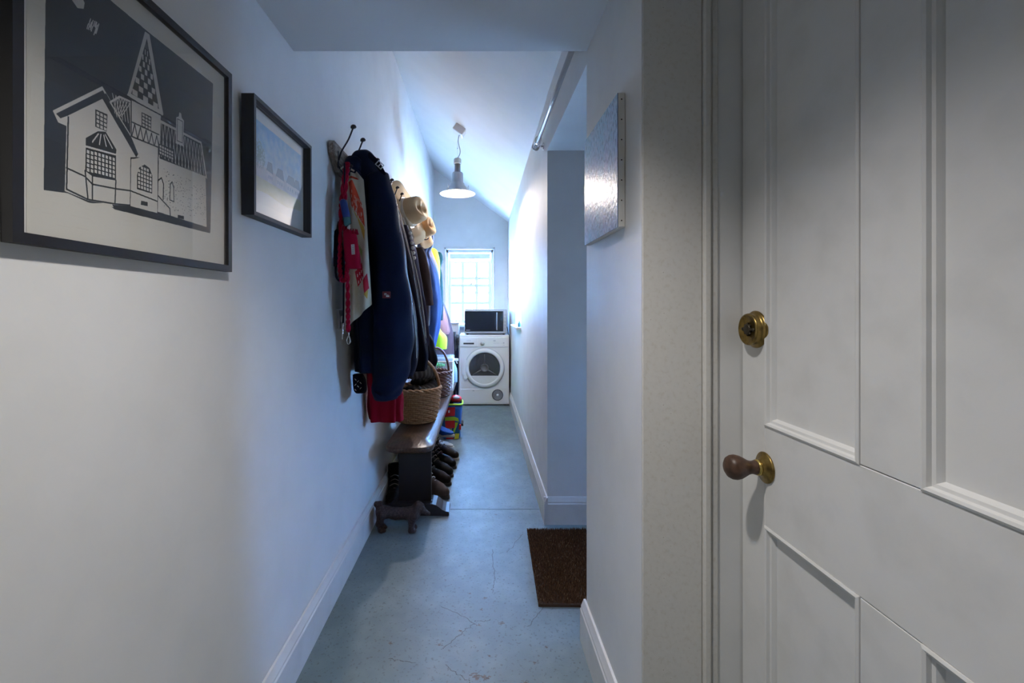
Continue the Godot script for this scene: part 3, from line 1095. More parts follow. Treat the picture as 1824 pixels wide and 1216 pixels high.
func linocut() -> Image:
	var im := Image.create(1000, 950, false, Image.FORMAT_RGB8)
	var rng := RandomNumberGenerator.new()
	rng.seed = 5
	var paper := shade(0.70, 0.68, 0.62)
	var white := shade(0.66, 0.65, 0.61)
	var ink := shade(0.012, 0.020, 0.030)
	im.fill(paper)
	for k in 900:
		im.fill_rect(Rect2i(rng.randi() % 1000, rng.randi() % 950, 6 + rng.randi() % 50, 1 + rng.randi() % 3), paper.lerp(shade(0.62, 0.60, 0.54), rng.randf() * 0.5))
	fill_poly(im, [[60, 78], [480, 84], [905, 78], [896, 420], [884, 800], [560, 806], [300, 808], [205, 812], [130, 800], [52, 810], [55, 420]], ink)
	fill_poly(im, [[205, 815], [300, 792], [315, 815]], paper)
	# moon and its scratches
	fill_poly(im, [[135, 140], [168, 130], [192, 160], [188, 182], [165, 194], [140, 178]], white)
	for k in 16:
		var q := Vector2(205 + rng.randf() * 45, 190 + rng.randf() * 50)
		stroke(im, [[q.x, q.y], [q.x - 6, q.y + 20]], 3, white)
	# left gable
	fill_poly(im, [[80, 561], [261, 400], [285, 422], [300, 437], [438, 562], [428, 598], [393, 612], [387, 784], [314, 796], [205, 806], [120, 796], [126, 590], [98, 590]], white)
	fill_poly(im, [[91, 566], [263, 413], [279, 428], [130, 556], [106, 574]], ink)
	fill_poly(im, [[277, 417], [433, 566], [415, 594], [256, 437]], ink)
	stroke(im, [[133, 560], [127, 789], [205, 803], [314, 793], [387, 782], [390, 606], [425, 594]], 5, ink)
	stroke(im, [[127, 722], [194, 730], [222, 748], [320, 738], [387, 728]], 5, ink)
	# attic window
	fill_poly(im, [[233, 491], [283, 488], [280, 549], [233, 550]], ink)
	for i in 3:
		for j in 4:
			im.fill_rect(Rect2i(238 + i * 15, 495 + j * 14, 11, 10), white)
	# bay: little hipped roof, lattice, base
	fill_poly(im, [[196, 602], [243, 562], [275, 551], [322, 597], [320, 613], [196, 626]], ink)
	for e in [[222, 606, 246, 570], [250, 604, 256, 568], [278, 600, 268, 566], [304, 598, 274, 562]]:
		stroke(im, [[e[0], e[1]], [e[2], e[3]]], 4, white)
	fill_poly(im, [[196, 633], [226, 630], [320, 619], [320, 708], [222, 721], [194, 711]], ink)
	for i in 8:
		for j in 5:
			var x := 200 + i * 15
			im.fill_rect(Rect2i(x, 637 + j * 15 - i * 1 + (2 if i < 2 else 0), 10, 11), white)
	stroke(im, [[194, 711], [205, 803]], 5, ink)
	stroke(im, [[222, 721], [222, 798]], 5, ink)
	stroke(im, [[320, 708], [316, 793]], 5, ink)
	# hipped roof between gable and tower
	fill_poly(im, [[290, 440], [335, 398], [388, 393], [392, 530], [386, 524]], white)
	fill_poly(im, [[300, 440], [337, 406], [384, 401], [386, 518]], ink)
	for k in 6:
		stroke(im, [[305 + k * 15, 405], [325 + k * 13, 480]], 3, white)
		stroke(im, [[385 - k * 13, 405], [345 - k * 6, 470]], 3, white)
	# steeple with chequered slates
	fill_poly(im, [[460, 92], [484, 90], [562, 372], [546, 386], [370, 380], [376, 368]], white)
	fill_poly(im, [[470, 114], [536, 360], [390, 366]], ink)
	for j in 9:
		var y0 := 135 + j * 26
		var half := (y0 - 110) * 0.29
		for i in 5:
			if (i + j) % 2 == 0:
				var x := 468 + (y0 - 110) * -0.025 - half + half * 2.0 * i / 5.0
				im.fill_rect(Rect2i(int(x) + 2, y0, int(half * 2.0 / 5.0) - 1, 21), white)
	# timbered stage of the tower
	fill_poly(im, [[391, 385], [553, 378], [537, 518], [391, 526]], white)
	stroke(im, [[391, 385], [391, 524], [535, 516], [551, 380], [391, 387]], 5, ink)
	stroke(im, [[391, 470], [540, 464]], 5, ink)
	for k in 5:
		stroke(im, [[394 + k * 29, 522], [408 + k * 29, 472], [422 + k * 29, 520]], 4, ink)
	fill_poly(im, [[442, 412], [494, 409], [492, 467], [442, 470]], ink)
	for i in 3:
		for j in 4:
			im.fill_rect(Rect2i(446 + i * 16, 415 + j * 13, 12, 9), white)
	# middle block with arched window
	fill_poly(im, [[391, 527], [535, 518], [530, 782], [387, 784], [390, 610], [432, 590]], white)
	stroke(im, [[533, 516], [530, 780]], 5, ink)
	stroke(im, [[387, 728], [529, 735]], 5, ink)
	fill_poly(im, [[419, 660], [430, 628], [458, 608], [484, 614], [499, 640], [498, 711], [419, 713]], ink)
	for i in 5:
		for j in 6:
			if j > 0 or (i > 0 and i < 4):
				im.fill_rect(Rect2i(424 + i * 15, 620 + j * 15, 11, 11), white)
	fill_poly(im, [[440, 752], [474, 750], [474, 766], [438, 768]], ink)
	# right wing: slated roof, chimney, wall
	fill_poly(im, [[540, 400], [815, 392], [858, 552], [534, 568]], white)
	fill_poly(im, [[547, 412], [808, 402], [846, 544], [540, 558]], ink)
	for k in 13:
		stroke(im, [[552 + k * 21, 414], [572 + k * 22, 550]], 3, white)
		stroke(im, [[570 + k * 21, 412], [550 + k * 21, 548]], 3, white)
	fill_poly(im, [[536, 499], [624, 493], [620, 539], [533, 544]], ink)
	for i in 6:
		for j in 3:
			im.fill_rect(Rect2i(540 + i * 14, 503 + j * 13, 10, 9), white)
	fill_poly(im, [[640, 350], [656, 340], [660, 320], [672, 320], [676, 338], [690, 344], [686, 458], [636, 462]], white)
	stroke(im, [[648, 356], [646, 448], [680, 446], [682, 352], [648, 354]], 3, ink)
	fill_poly(im, [[535, 566], [850, 551], [858, 786], [529, 781]], white)
	stroke(im, [[850, 552], [857, 784], [529, 779]], 5, ink)
	for k in 260:
		im.fill_rect(Rect2i(560 + rng.randi() % 280, 590 + rng.randi() % 160, 3 + rng.randi() % 5, 1 + rng.randi() % 3), white.lerp(ink, 0.55))
	stroke(im, [[532, 650], [551, 634], [563, 657], [561, 719]], 5, ink)
	stroke(im, [[532, 712], [600, 748], [604, 778]], 5, ink)
	stroke(im, [[600, 712], [604, 646], [615, 633], [624, 655], [626, 714], [600, 712]], 4, ink)
	fill_poly(im, [[650, 764], [690, 762], [690, 776], [650, 778]], ink)
	fill_poly(im, [[300, 806], [882, 792], [882, 806], [314, 812]], ink)
	return im


func watercolour() -> Image:
	var im := Image.create(400, 300, false, Image.FORMAT_RGB8)
	var n := FastNoiseLite.new()
	n.seed = 12
	n.frequency = 0.02
	n.fractal_octaves = 5
	var rng := RandomNumberGenerator.new()
	rng.seed = 9
	for y in 300:
		for x in 400:
			var c := Color(0.74, 0.74, 0.72)
			var t := y / 300.0
			if t < 0.52:
				c = Color(0.20, 0.47, 0.74).lerp(Color(0.62, 0.72, 0.78), clampf(t * 1.8 + n.get_noise_2d(x, y) * 0.5, 0.0, 1.0))
			elif t < 0.68:
				c = Color(0.70, 0.66, 0.68).lerp(Color(0.6, 0.62, 0.66), n.get_noise_2d(x * 1.5, y) * 0.5 + 0.5)
			elif t < 0.86 - 0.02 * sin(x * 0.02):
				c = Color(0.66, 0.62, 0.40).lerp(Color(0.72, 0.69, 0.55), n.get_noise_2d(x, y * 2) * 0.5 + 0.5)
			im.set_pixel(x, y, c.linear_to_srgb())
	# trees and a row of gabled houses, loosely drawn
	for k in 260:
		var a := rng.randf() * TAU
		var r := rng.randf()
		fill_poly(im, [[30 + cos(a) * 46 * r, 120 + sin(a) * 54 * r], [36 + cos(a) * 46 * r, 118 + sin(a) * 54 * r], [33 + cos(a) * 46 * r, 128 + sin(a) * 54 * r]], shade(0.30, 0.42, 0.42))
	for e in [[90, 50], [165, 70], [255, 90], [330, 60]]:
		var x: float = e[0]
		var w: float = e[1]
		fill_poly(im, [[x, 162], [x + w * 0.25, 128], [x + w * 0.8, 126], [x + w, 165]], shade(0.34, 0.42, 0.5))
		fill_poly(im, [[x + 6, 162], [x + w - 6, 165], [x + w - 8, 205], [x + 8, 205]], shade(0.74, 0.72, 0.74))
		stroke(im, [[x, 162], [x + w * 0.25, 128], [x + w * 0.8, 126], [x + w, 165]], 2, shade(0.2, 0.26, 0.36))
		for i in 3:
			im.fill_rect(Rect2i(int(x + 14 + i * w * 0.24), 176, 6, 14), shade(0.36, 0.42, 0.52))
	for k in 40:
		im.fill_rect(Rect2i(8 + k * 10, 190 + int(8 * sin(k * 0.5)), 2, 16), shade(0.5, 0.48, 0.55))
	return im


func abstract_canvas() -> Image:
	var im := Image.create(256, 256, false, Image.FORMAT_RGB8)
	var n := FastNoiseLite.new()
	n.seed = 31
	n.frequency = 0.012
	n.fractal_octaves = 3
	var f := FastNoiseLite.new()
	f.seed = 32
	f.frequency = 0.09
	f.fractal_octaves = 3
	for y in 256:
		for x in 256:
			var a := n.get_noise_2d(x, y * 0.6) * 0.5 + 0.5
			var b := f.get_noise_2d(x * 1.6, y * 0.6)
			var c := Color(0.16, 0.34, 0.56).lerp(Color(0.27, 0.29, 0.55), clampf((a - 0.3) * 2.2, 0.0, 1.0))
			if y < 90:
				c = c.lerp(Color(0.18, 0.48, 0.60), 0.6 * (1.0 - y / 90.0))
			c = c.lerp(Color(0.55, 0.60, 0.72), clampf(b * 1.3, 0.0, 0.5))
			if b < -0.26:
				c = Color(0.09, 0.12, 0.24).lerp(c, 0.25)
			im.set_pixel(x, y, c.linear_to_srgb())
	return im


func build_pictures() -> void:
	var o := thing("framed_linocut", "large black framed dark linocut print of a turreted house", "picture", on_wall(1.277, 0.883, 0.0))
	var st := tool()
	frame_bars(st, 0.615, 1.151, 1.277, 1.774, 0.0155, 0.004, 0.024)
	part(st, "frame", M.frame_black, o)
	part(wall_sheet(0.6301, 1.1359, 1.2921, 1.7589, 0.005, 0.012), "mount", M.mount, o)
	print_mat("linocut_print", linocut())
	part(wall_quad(0.645, 1.1359, 1.2921, 1.7589, 0.0125), "print", M.linocut_print, o)
	part(wall_sheet(0.6301, 1.1359, 1.2921, 1.7589, 0.0175, 0.0195), "glass", M.picture_glass, o)

	o = thing("framed_watercolour", "small grey box framed watercolour of houses under blue sky", "picture", on_wall(1.438, 1.44, 0.0))
	st = tool()
	frame_bars(st, 1.234, 1.646, 1.438, 1.766, 0.011, 0.003, 0.038)
	part(st, "frame", M.frame_grey, o)
	part(wall_sheet(1.2451, 1.6349, 1.4491, 1.7549, 0.004, 0.012), "mount", M.mount, o)
	print_mat("watercolour_print", watercolour())
	part(wall_quad(1.285, 1.612, 1.488, 1.722, 0.0125), "print", M.watercolour_print, o)
	part(wall_sheet(1.2451, 1.6349, 1.4491, 1.7549, 0.0205, 0.0225), "glass", M.picture_glass, o)

	o = thing("canvas_painting", "unframed blue and lilac canvas hanging on the stub wall", "picture", p3(0.385, 1.398, 1.38))
	st = tool()
	bslab(st, 0.3755, 0.3945, 1.398, 1.752, 1.20, 1.563, 0.002)
	var sides := part(st, "stretcher", M.mount, o)
	var pm := print_mat("canvas_paint", abstract_canvas(), 0.3)
	pm.metallic_specular = 0.3
	relief(pm, noise_tex(0.06, 55, 4, 256), 0.05)
	st = tool()
	picture_quad(st, p3(0.374, 1.751, 1.562), p3(0.374, 1.751, 1.201), p3(0.374, 1.399, 1.201), p3(0.374, 1.399, 1.562))
	for e in [[1.751, 1.399, 1.201, 1.201], [1.751, 1.399, 1.562, 1.562]]:
		quad_out(st, p3(0.374, e[0], e[2]), p3(0.374, e[1], e[2]), p3(0.3758, e[1], e[2]), p3(0.3758, e[0], e[2]), p3(0.375, 1.5, 1.38))
	for y in [1.751, 1.399]:
		quad_out(st, p3(0.374, y, 1.201), p3(0.374, y, 1.562), p3(0.3758, y, 1.562), p3(0.3758, y, 1.201), p3(0.375, 1.5, 1.38))
	part(st, "painted_face", M.canvas_paint, o)
	for k in 7:
		st = tool(true)
		ball(st, p3(0.3845, 1.416 + k * 0.053, 1.1997), Vector3(0.002, 0.002, 0.0012), 8, 4)
		part(st, "tack", M.brass_dark, sides)


# ---------------------------------------------------------------- coat racks

func hook(o: Node3D, d: float, y0: float) -> void:
	var w := wall_x(1.9, d) + 0.030
	var st := tool()
	bslab(st, w - 0.001, w + 0.003, y0 - 0.055, y0 + 0.02, d - 0.008, d + 0.008, 0.001)
	smooth(st, true)
	tube(st, curve([p3(w + 0.002, y0 - 0.02, d), p3(w + 0.016, y0 + 0.02, d), p3(w + 0.045, y0 + 0.07, d), p3(w + 0.066, y0 + 0.122, d)], 6), 0.0038, 8)
	lathe(st, [Vector2(0.004, -0.006), Vector2(0.0125, -0.004), Vector2(0.013, 0.0), Vector2(0.0105, 0.006), Vector2(0.005, 0.0095), Vector2(0.0001, 0.0102)], Transform3D(Basis(Vector3.FORWARD, -0.25), p3(w + 0.067, y0 + 0.125, d)), 16)
	tube(st, curve([p3(w + 0.002, y0 - 0.045, d), p3(w + 0.022, y0 - 0.075, d), p3(w + 0.045, y0 - 0.075, d), p3(w + 0.056, y0 - 0.05, d)], 6), 0.0038, 8)
	ball(st, p3(w + 0.056, y0 - 0.046, d), Vector3(0.009, 0.007, 0.009), 12, 6)
	part(st, "hook", M.black_iron, o)


func build_rack() -> void:
	var o := thing("coat_rack", "weathered grey-brown wooden coat rack board with black iron hooks", "coat rack", p3(wall_x(1.84, 2.3) + 0.01, 1.785, 2.3))
	var st := tool()
	var n := Vector3(1, 0, -0.0195).normalized() * 0.022
	var poly := PackedVector2Array([Vector2(1.944, 1.845), Vector2(1.944, 1.888), Vector2(1.952, 1.899), Vector2(2.76, 1.899), Vector2(2.76, 1.785), Vector2(2.03, 1.785)])
	prism(st, poly, Vector3(wall_x(1.9, 0.0) + 0.007, 0, 0), Vector3(0.0195, 0, -1), Vector3.UP, n)
	part(st, "board", M.rack_wood, o)
	st = tool()
	var inner := PackedVector2Array([Vector2(1.954, 1.847), Vector2(1.954, 1.885), Vector2(1.96, 1.893), Vector2(2.75, 1.893), Vector2(2.75, 1.792), Vector2(2.034, 1.792)])
	prism(st, inner, Vector3(wall_x(1.9, 0.0) + 0.0285, 0, 0), Vector3(0.0195, 0, -1), Vector3.UP, n * 0.12)
	part(st, "board_moulding", M.rack_wood, o)
	for d in [2.0, 2.157, 2.45]:
		hook(o, d, 1.85)
	o = thing("coat_rack", "pale painted wooden coat rack board behind the straw hats", "coat rack", p3(wall_x(1.84, 3.9) + 0.01, 1.80, 3.9))
	st = tool()
	prism(st, PackedVector2Array([Vector2(2.78, 1.80), Vector2(2.78, 2.05), Vector2(5.25, 2.05), Vector2(5.25, 1.80)]), Vector3(wall_x(1.9, 0.0) + 0.007, 0, 0), Vector3(0.0195, 0, -1), Vector3.UP, n)
	part(st, "board", M.rack_pale, o)
	for d in [2.84, 3.02, 3.19, 3.42, 3.75, 3.84, 4.12, 4.34, 4.7, 5.0]:
		hook(o, d, 1.85)


# ---------------------------------------------------------------- garments

# keys, top to bottom: [y, x nearest the wall, x furthest out, near d, far d]; folds run down the cloth
func drape(st: SurfaceTool, keys: Array, amp: float, folds: int, seed_: int, n := 64, rows := 44, pow_ := 0.75) -> void:
	var rng := RandomNumberGenerator.new()
	rng.seed = seed_
	var ph := [rng.randf() * TAU, rng.randf() * TAU, rng.randf() * TAU, rng.randf() * TAU]
	var rings := []
	for r in rows + 1:
		var f := float(r) / rows * (keys.size() - 1)
		var i := mini(int(f), keys.size() - 2)
		var t := f - i
		var v := []
		for c in 5:
			v.append(cubic_interpolate(keys[i][c], keys[i + 1][c], keys[maxi(i - 1, 0)][c], keys[mini(i + 2, keys.size() - 1)][c], t))
		var y: float = v[0]
		var w := float(r) / rows
		var fade := clampf(w * 5.0, 0.15, 1.0) * (0.55 + 0.45 * w)
		var ring := PackedVector3Array()
		for k in n:
			var a := TAU * k / n
			var cx := signf(cos(a)) * pow(absf(cos(a)), pow_)
			var cz := signf(sin(a)) * pow(absf(sin(a)), pow_)
			var fold := sin(folds * a + ph[0] + 0.9 * sin(y * 3.1 + ph[1])) * 0.6 + sin((folds * 2 - 1) * a + ph[2] + 1.3 * sin(y * 4.3 + ph[3])) * 0.4
			var crease := sin(y * 38.0 + 2.0 * sin(a * 3.0 + ph[1]) + ph[2]) * 0.25 * amp
			var s := 1.0 + amp * fade * (fold - 1.0) * 0.5 + crease * 0.35
			var x: float = (v[1] + v[2]) / 2.0 + cx * s * (v[2] - v[1]) / 2.0
			var d: float = (v[3] + v[4]) / 2.0 + cz * s * (v[4] - v[3]) / 2.0
			var yy: float = y
			ring.append(p3(maxf(x, wall_x(yy, d) + 0.004), yy, d))
		rings.append(ring)
	loft(st, rings)


func sleeve(st: SurfaceTool, pts: Array, radii: Array, amp: float, seed_: int, seg := 36, flat := 1.0) -> void:
	var path := curve(pts, 10)
	var rad := []
	for i in path.size():
		var f := float(i) / 10.0
		var k := mini(int(f), radii.size() - 2)
		rad.append(lerpf(radii[k], radii[k + 1], f - k))
	var rng := RandomNumberGenerator.new()
	rng.seed = seed_
	var p0 := rng.randf() * TAU
	var p1 := rng.randf() * TAU
	var rings := []
	for i in path.size():
		var t: Vector3 = (path[mini(i + 1, path.size() - 1)] - path[maxi(i - 1, 0)]).normalized()
		var side := t.cross(Vector3.BACK).normalized()
		var up := t.cross(side)
		var ring := PackedVector3Array()
		for k in seg:
			var a := TAU * k / seg
			var s := 1.0 + amp * (0.5 * sin(a * 5.0 + p0 + i * 0.11) + 0.5 * sin(i * 0.75 + 2.0 * sin(a * 2.0 + p1)))
			ring.append(path[i] + side * cos(a) * rad[i] * s + up * sin(a) * rad[i] * s * flat)
		rings.append(ring)
	loft(st, rings)


# a hanging cloth with thickness; rows top to bottom: [left point, right point]
func sheet(st: SurfaceTool, rows: Array, amp: float, waves: float, cols := 28, thick := 0.004) -> void:
	var grid := []
	var fine := []
	for i in rows.size() - 1:
		for k in 6:
			var t := k / 6.0
			fine.append([(rows[i][0] as Vector3).lerp(rows[i + 1][0], t), (rows[i][1] as Vector3).lerp(rows[i + 1][1], t)])
	fine.append(rows[-1])
	for r in fine.size():
		var line := []
		for c in cols + 1:
			var t := float(c) / cols
			var q: Vector3 = (fine[r][0] as Vector3).lerp(fine[r][1], t)
			q.z += amp * sin(t * waves * TAU + r * 0.12) * (0.5 + 0.5 * sin(r * 0.21 + t * 3.0))
			line.append(q)
		grid.append(line)
	for side in 2:
		var off := Vector3(0, 0, -thick if side else 0.0)
		for r in grid.size() - 1:
			for c in cols:
				var uv := [Vector2(float(c) / cols, float(r) / (grid.size() - 1)), Vector2(float(c + 1) / cols, float(r) / (grid.size() - 1)), Vector2(float(c + 1) / cols, float(r + 1) / (grid.size() - 1)), Vector2(float(c) / cols, float(r + 1) / (grid.size() - 1))]
				var q := [grid[r][c], grid[r][c + 1], grid[r + 1][c + 1], grid[r + 1][c]]
				for k in ([0, 1, 2, 0, 2, 3] if side == 0 else [0, 2, 1, 0, 3, 2]):
					st.set_uv(uv[k])
					st.add_vertex(q[k] + off)


func coat(called: String, label: String, category: String, keys: Array, amp: float, folds: int, seed_: int, group := "coats on the racks") -> Node3D:
	var b = keys[-1]
	var o := thing(called, label, category, p3((b[1] + b[2]) / 2.0, b[0], (b[3] + b[4]) / 2.0), group)
	var st := tool(true)
	drape(st, keys, amp, folds, seed_)
	part(st, "body", M.navy_dark, o)
	return o


func apron_print() -> Image:
	var im := Image.create(256, 512, false, Image.FORMAT_RGB8)
	var rng := RandomNumberGenerator.new()
	rng.seed = 18
	im.fill(shade(0.62, 0.58, 0.47))
	var red := shade(0.62, 0.06, 0.02)
	var deep := shade(0.50, 0.01, 0.03)
	var gold := shade(0.55, 0.33, 0.06)
	for e in [[[60, 30], [190, 60], [205, 92], [120, 70], red], [[70, 95], [120, 90], [225, 170], [235, 225], [110, 165], red], [[110, 168], [235, 228], [225, 262], [170, 205], gold], [[120, 352], [190, 322], [205, 372], [138, 402], deep], [[195, 385], [238, 362], [245, 420], [205, 440], deep], [[60, 20], [120, 30], [110, 55], [70, 48], gold], [[200, 440], [238, 425], [225, 470], gold]]:
		fill_poly(im, e.slice(0, e.size() - 1), e[-1])
	for k in 46:
		var x := 80 + rng.randi() % 150
		im.fill_rect(Rect2i(x, 100 + int(x * 0.42) + rng.randi() % 60 - 30, 4, 8), shade(0.8, 0.72, 0.6))
	for k in 14:
		im.fill_rect(Rect2i(130 + (k % 4) * 20 + (k / 4) * 6, 338 + (k / 4) * 22 - (k % 4) * 6, 8, 10), shade(0.8, 0.62, 0.6))
	for k in 5:
		fill_poly(im, [[150 + k * 9, 270 + k * 4], [165 + k * 9, 268 + k * 4], [160 + k * 9, 300 + k * 3]], shade(0.30, 0.42, 0.16))
	for k in 5:
		fill_poly(im, [[60 + k * 6, 300 + k * 30], [66 + k * 6, 300 + k * 30], [58 + k * 5, 340 + k * 30]], shade(0.42, 0.34, 0.14))
	return im


func build_coats() -> void:
	# navy hooded jacket at the front
	var o := thing("hooded_jacket", "big navy hooded jacket with a small red badge, frontmost on the rack", "jacket", p3(-0.45, 0.885, 2.2), "coats on the racks")
	var st := tool(true)
	drape(st, [[1.83, -0.60, -0.47, 2.13, 2.28], [1.70, -0.60, -0.42, 2.10, 2.32], [1.4, -0.59, -0.375, 2.08, 2.35], [1.1, -0.585, -0.34, 2.07, 2.355], [0.92, -0.58, -0.335, 2.075, 2.355], [0.885, -0.58, -0.345, 2.08, 2.35]], 0.16, 5, 11)
	part(st, "body", M.navy_shell, o)
	st = tool(true)
	sleeve(st, [p3(-0.455, 1.80, 2.13), p3(-0.425, 1.62, 2.11), p3(-0.392, 1.36, 2.105), p3(-0.37, 1.10, 2.10), p3(-0.385, 0.92, 2.11), p3(-0.412, 0.80, 2.125), p3(-0.415, 0.775, 2.13)], [0.05, 0.072, 0.083, 0.092, 0.086, 0.066, 0.052], 0.075, 4)
	var sl := part(st, "sleeve", M.navy_shell, o)
	st = tool(true)
	sleeve(st, [p3(-0.413, 0.815, 2.123), p3(-0.415, 0.79, 2.128), p3(-0.415, 0.765, 2.13)], [0.067, 0.060, 0.055], 0.02, 5)
	part(st, "cuff", M.navy_dark, sl)
	st = tool(true)
	drape(st, [[1.925, -0.535, -0.50, 2.14, 2.20], [1.905, -0.575, -0.475, 2.10, 2.26], [1.85, -0.60, -0.445, 2.09, 2.29], [1.76, -0.595, -0.41, 2.085, 2.31], [1.68, -0.58, -0.395, 2.09, 2.31], [1.58, -0.54, -0.41, 2.11, 2.28]], 0.14, 4, 21)
	part(st, "hood", M.navy_shell, o)
	st = tool(true)
	sleeve(st, [p3(-0.555, 1.86, 2.10), p3(-0.56, 1.80, 2.075), p3(-0.545, 1.765, 2.07)], [0.035, 0.042, 0.034], 0.05, 9, 24)
	var col := part(st, "collar_flap", M.navy_shell, o)
	st = tool(true)
	tube(st, curve([p3(-0.575, 1.763, 2.04), p3(-0.545, 1.757, 2.033), p3(-0.515, 1.765, 2.045)], 6), 0.003, 6)
	part(st, "piping", M.white_plastic, col)
	st = tool()
	var bk := Basis(Vector3.BACK, -0.75)
	for e in [[0.0, 0.011, 0.032, 0.004], [0.0, -0.011, 0.032, 0.004], [-0.016, 0.0, 0.004, 0.026], [0.016, 0.0, 0.004, 0.026], [0.0, 0.0, 0.004, 0.022]]:
		bevel_box(st, p3(-0.432, 1.833, 2.075) + bk * Vector3(e[0], e[1], 0), Vector3(e[2], e[3], 0.005), 0.001, bk)
	tag(part(st, "buckle", M.silver_plastic, o), "pale buckle on the hood strap")
	st = tool(true)
	sleeve(st, [p3(-0.495, 1.895, 2.115), p3(-0.45, 1.85, 2.085), p3(-0.415, 1.79, 2.09)], [0.013, 0.012, 0.012], 0.0, 2, 12, 0.4)
	part(st, "strap", M.navy_dark, o)
	st = tool()
	bevel_box(st, p3(-0.390, 1.242, 2.016), Vector3(0.036, 0.030, 0.006), 0.002)
	var badge := tag(part(st, "badge", M.badge_red if M.has("badge_red") else mat("badge_red", Color(0.16, 0.015, 0.02), 0.6), o), "small dark red stitched badge")
	st = tool()
	for e in [[0.006, -0.006, 0.014, 0.006], [-0.004, 0.005, 0.010, 0.003], [0.0, 0.0, 0.02, 0.0015]]:
		bevel_box(st, p3(-0.390 + e[0], 1.242 + e[1], 2.0125), Vector3(e[2], e[3], 0.001), 0.0003)
	part(st, "badge_mark", M.mount, badge)
	st = tool(true)
	tube(st, curve([p3(-0.358, 1.66, 2.10), p3(-0.335, 1.45, 2.08), p3(-0.318, 1.30, 2.08), p3(-0.302, 1.12, 2.085), p3(-0.306, 0.98, 2.09)], 8), 0.0022, 6)
	part(st, "seam_piping", M.grey_enamel, sl)

	# printed apron hanging before it
	o = thing("apron", "cream apron with red printed patches beside the dog leads", "apron", p3(-0.52, 1.08, 1.985))
	print_mat("apron_print", apron_print())
	st = tool(true)
	sheet(st, [[p3(-0.580, 1.775, 2.03), p3(-0.520, 1.785, 2.02)], [p3(-0.582, 1.73, 1.99), p3(-0.487, 1.745, 2.0)], [p3(-0.577, 1.55, 1.975), p3(-0.470, 1.57, 1.985)], [p3(-0.572, 1.40, 1.97), p3(-0.462, 1.40, 1.985)], [p3(-0.567, 1.25, 1.97), p3(-0.456, 1.28, 1.985)], [p3(-0.560, 1.09, 1.97), p3(-0.450, 1.20, 1.985)]], 0.014, 2.2)
	part(st, "cloth", M.apron_print, o)
	st = tool(true)
	tube(st, curve([p3(-0.575, 1.775, 2.02), p3(-0.585, 1.79, 2.0), p3(-0.565, 1.80, 1.995), p3(-0.53, 1.785, 2.01)], 6), 0.004, 6)
	part(st, "neck_loop", M.cream_cloth, o)

	# a navy knitted cuff showing below the jacket hem
	o = thing("striped_scarf", "navy scarf end with white marks below the navy jacket hem", "scarf", p3(-0.55, 0.79, 2.16))
	st = tool(true)
	drape(st, [[0.87, -0.575, -0.53, 2.13, 2.19], [0.84, -0.575, -0.515, 2.12, 2.2], [0.80, -0.57, -0.51, 2.12, 2.2], [0.785, -0.56, -0.515, 2.13, 2.19]], 0.1, 4, 2, 32, 14)
	part(st, "knit", M.navy_dark, o)
	st = tool()
	for k in 7:
		bevel_box(st, p3(-0.553 + (k % 3) * 0.012, 0.853 - k * 0.008, 2.117), Vector3(0.010, 0.002, 0.004), 0.0005, Basis(Vector3.BACK, 0.8 if k % 2 else -0.8))
	part(st, "white_marks", M.mount, o)

	coat("red_coat", "long red garment whose hem hangs over the willow basket", "coat", [[1.74, -0.60, -0.52, 2.40, 2.50], [1.5, -0.59, -0.51, 2.385, 2.51], [0.95, -0.58, -0.505, 2.38, 2.51], [0.80, -0.58, -0.45, 2.365, 2.52], [0.76, -0.58, -0.385, 2.365, 2.52], [0.66, -0.578, -0.375, 2.365, 2.515], [0.60, -0.575, -0.372, 2.37, 2.51], [0.585, -0.57, -0.375, 2.375, 2.505]], 0.34, 6, 31)
	o = coat("slate_coat", "slate coat with pale seams right behind the navy jacket", "coat", [[1.80, -0.50, -0.46, 2.41, 2.52], [1.68, -0.495, -0.445, 2.385, 2.55], [1.53, -0.495, -0.42, 2.38, 2.57], [1.41, -0.495, -0.384, 2.375, 2.58], [1.21, -0.495, -0.326, 2.375, 2.585], [1.04, -0.495, -0.306, 2.375, 2.585], [0.90, -0.49, -0.302, 2.375, 2.58], [0.825, -0.48, -0.322, 2.38, 2.57]], 0.14, 5, 41)
	st = tool(true)
	tube(st, curve([p3(-0.425, 1.56, 2.395), p3(-0.385, 1.41, 2.39), p3(-0.33, 1.21, 2.39), p3(-0.310, 1.04, 2.40), p3(-0.306, 0.92, 2.40)], 8), 0.0025, 6)
	part(st, "seam_piping", M.grey_enamel, o)
	coat("crimson_cardigan", "crimson knitted cardigan showing as a narrow strip on the rack", "cardigan", [[1.79, -0.55, -0.50, 2.62, 2.70], [1.73, -0.56, -0.462, 2.60, 2.71], [1.57, -0.565, -0.43, 2.60, 2.71], [1.43, -0.565, -0.42, 2.60, 2.71], [1.15, -0.56, -0.42, 2.605, 2.705]], 0.12, 5, 51)
	o = coat("navy_wool_coat", "dark navy wool coat between the crimson cardigan and the lilac scarf", "coat", [[1.80, -0.55, -0.475, 2.75, 2.84], [1.76, -0.56, -0.455, 2.735, 2.88], [1.62, -0.56, -0.42, 2.73, 2.90], [1.45, -0.56, -0.378, 2.73, 2.91], [1.21, -0.555, -0.334, 2.73, 2.915], [0.97, -0.55, -0.293, 2.73, 2.915], [0.88, -0.55, -0.280, 2.73, 2.915], [0.80, -0.54, -0.292, 2.735, 2.91]], 0.14, 5, 61)
	st = tool(true)
	tube(st, curve([p3(-0.458, 1.75, 2.745), p3(-0.424, 1.62, 2.745), p3(-0.382, 1.45, 2.75), p3(-0.338, 1.21, 2.75), p3(-0.297, 0.97, 2.75)], 8), 0.002, 6)
	part(st, "seam_piping", M.grey_enamel, o)
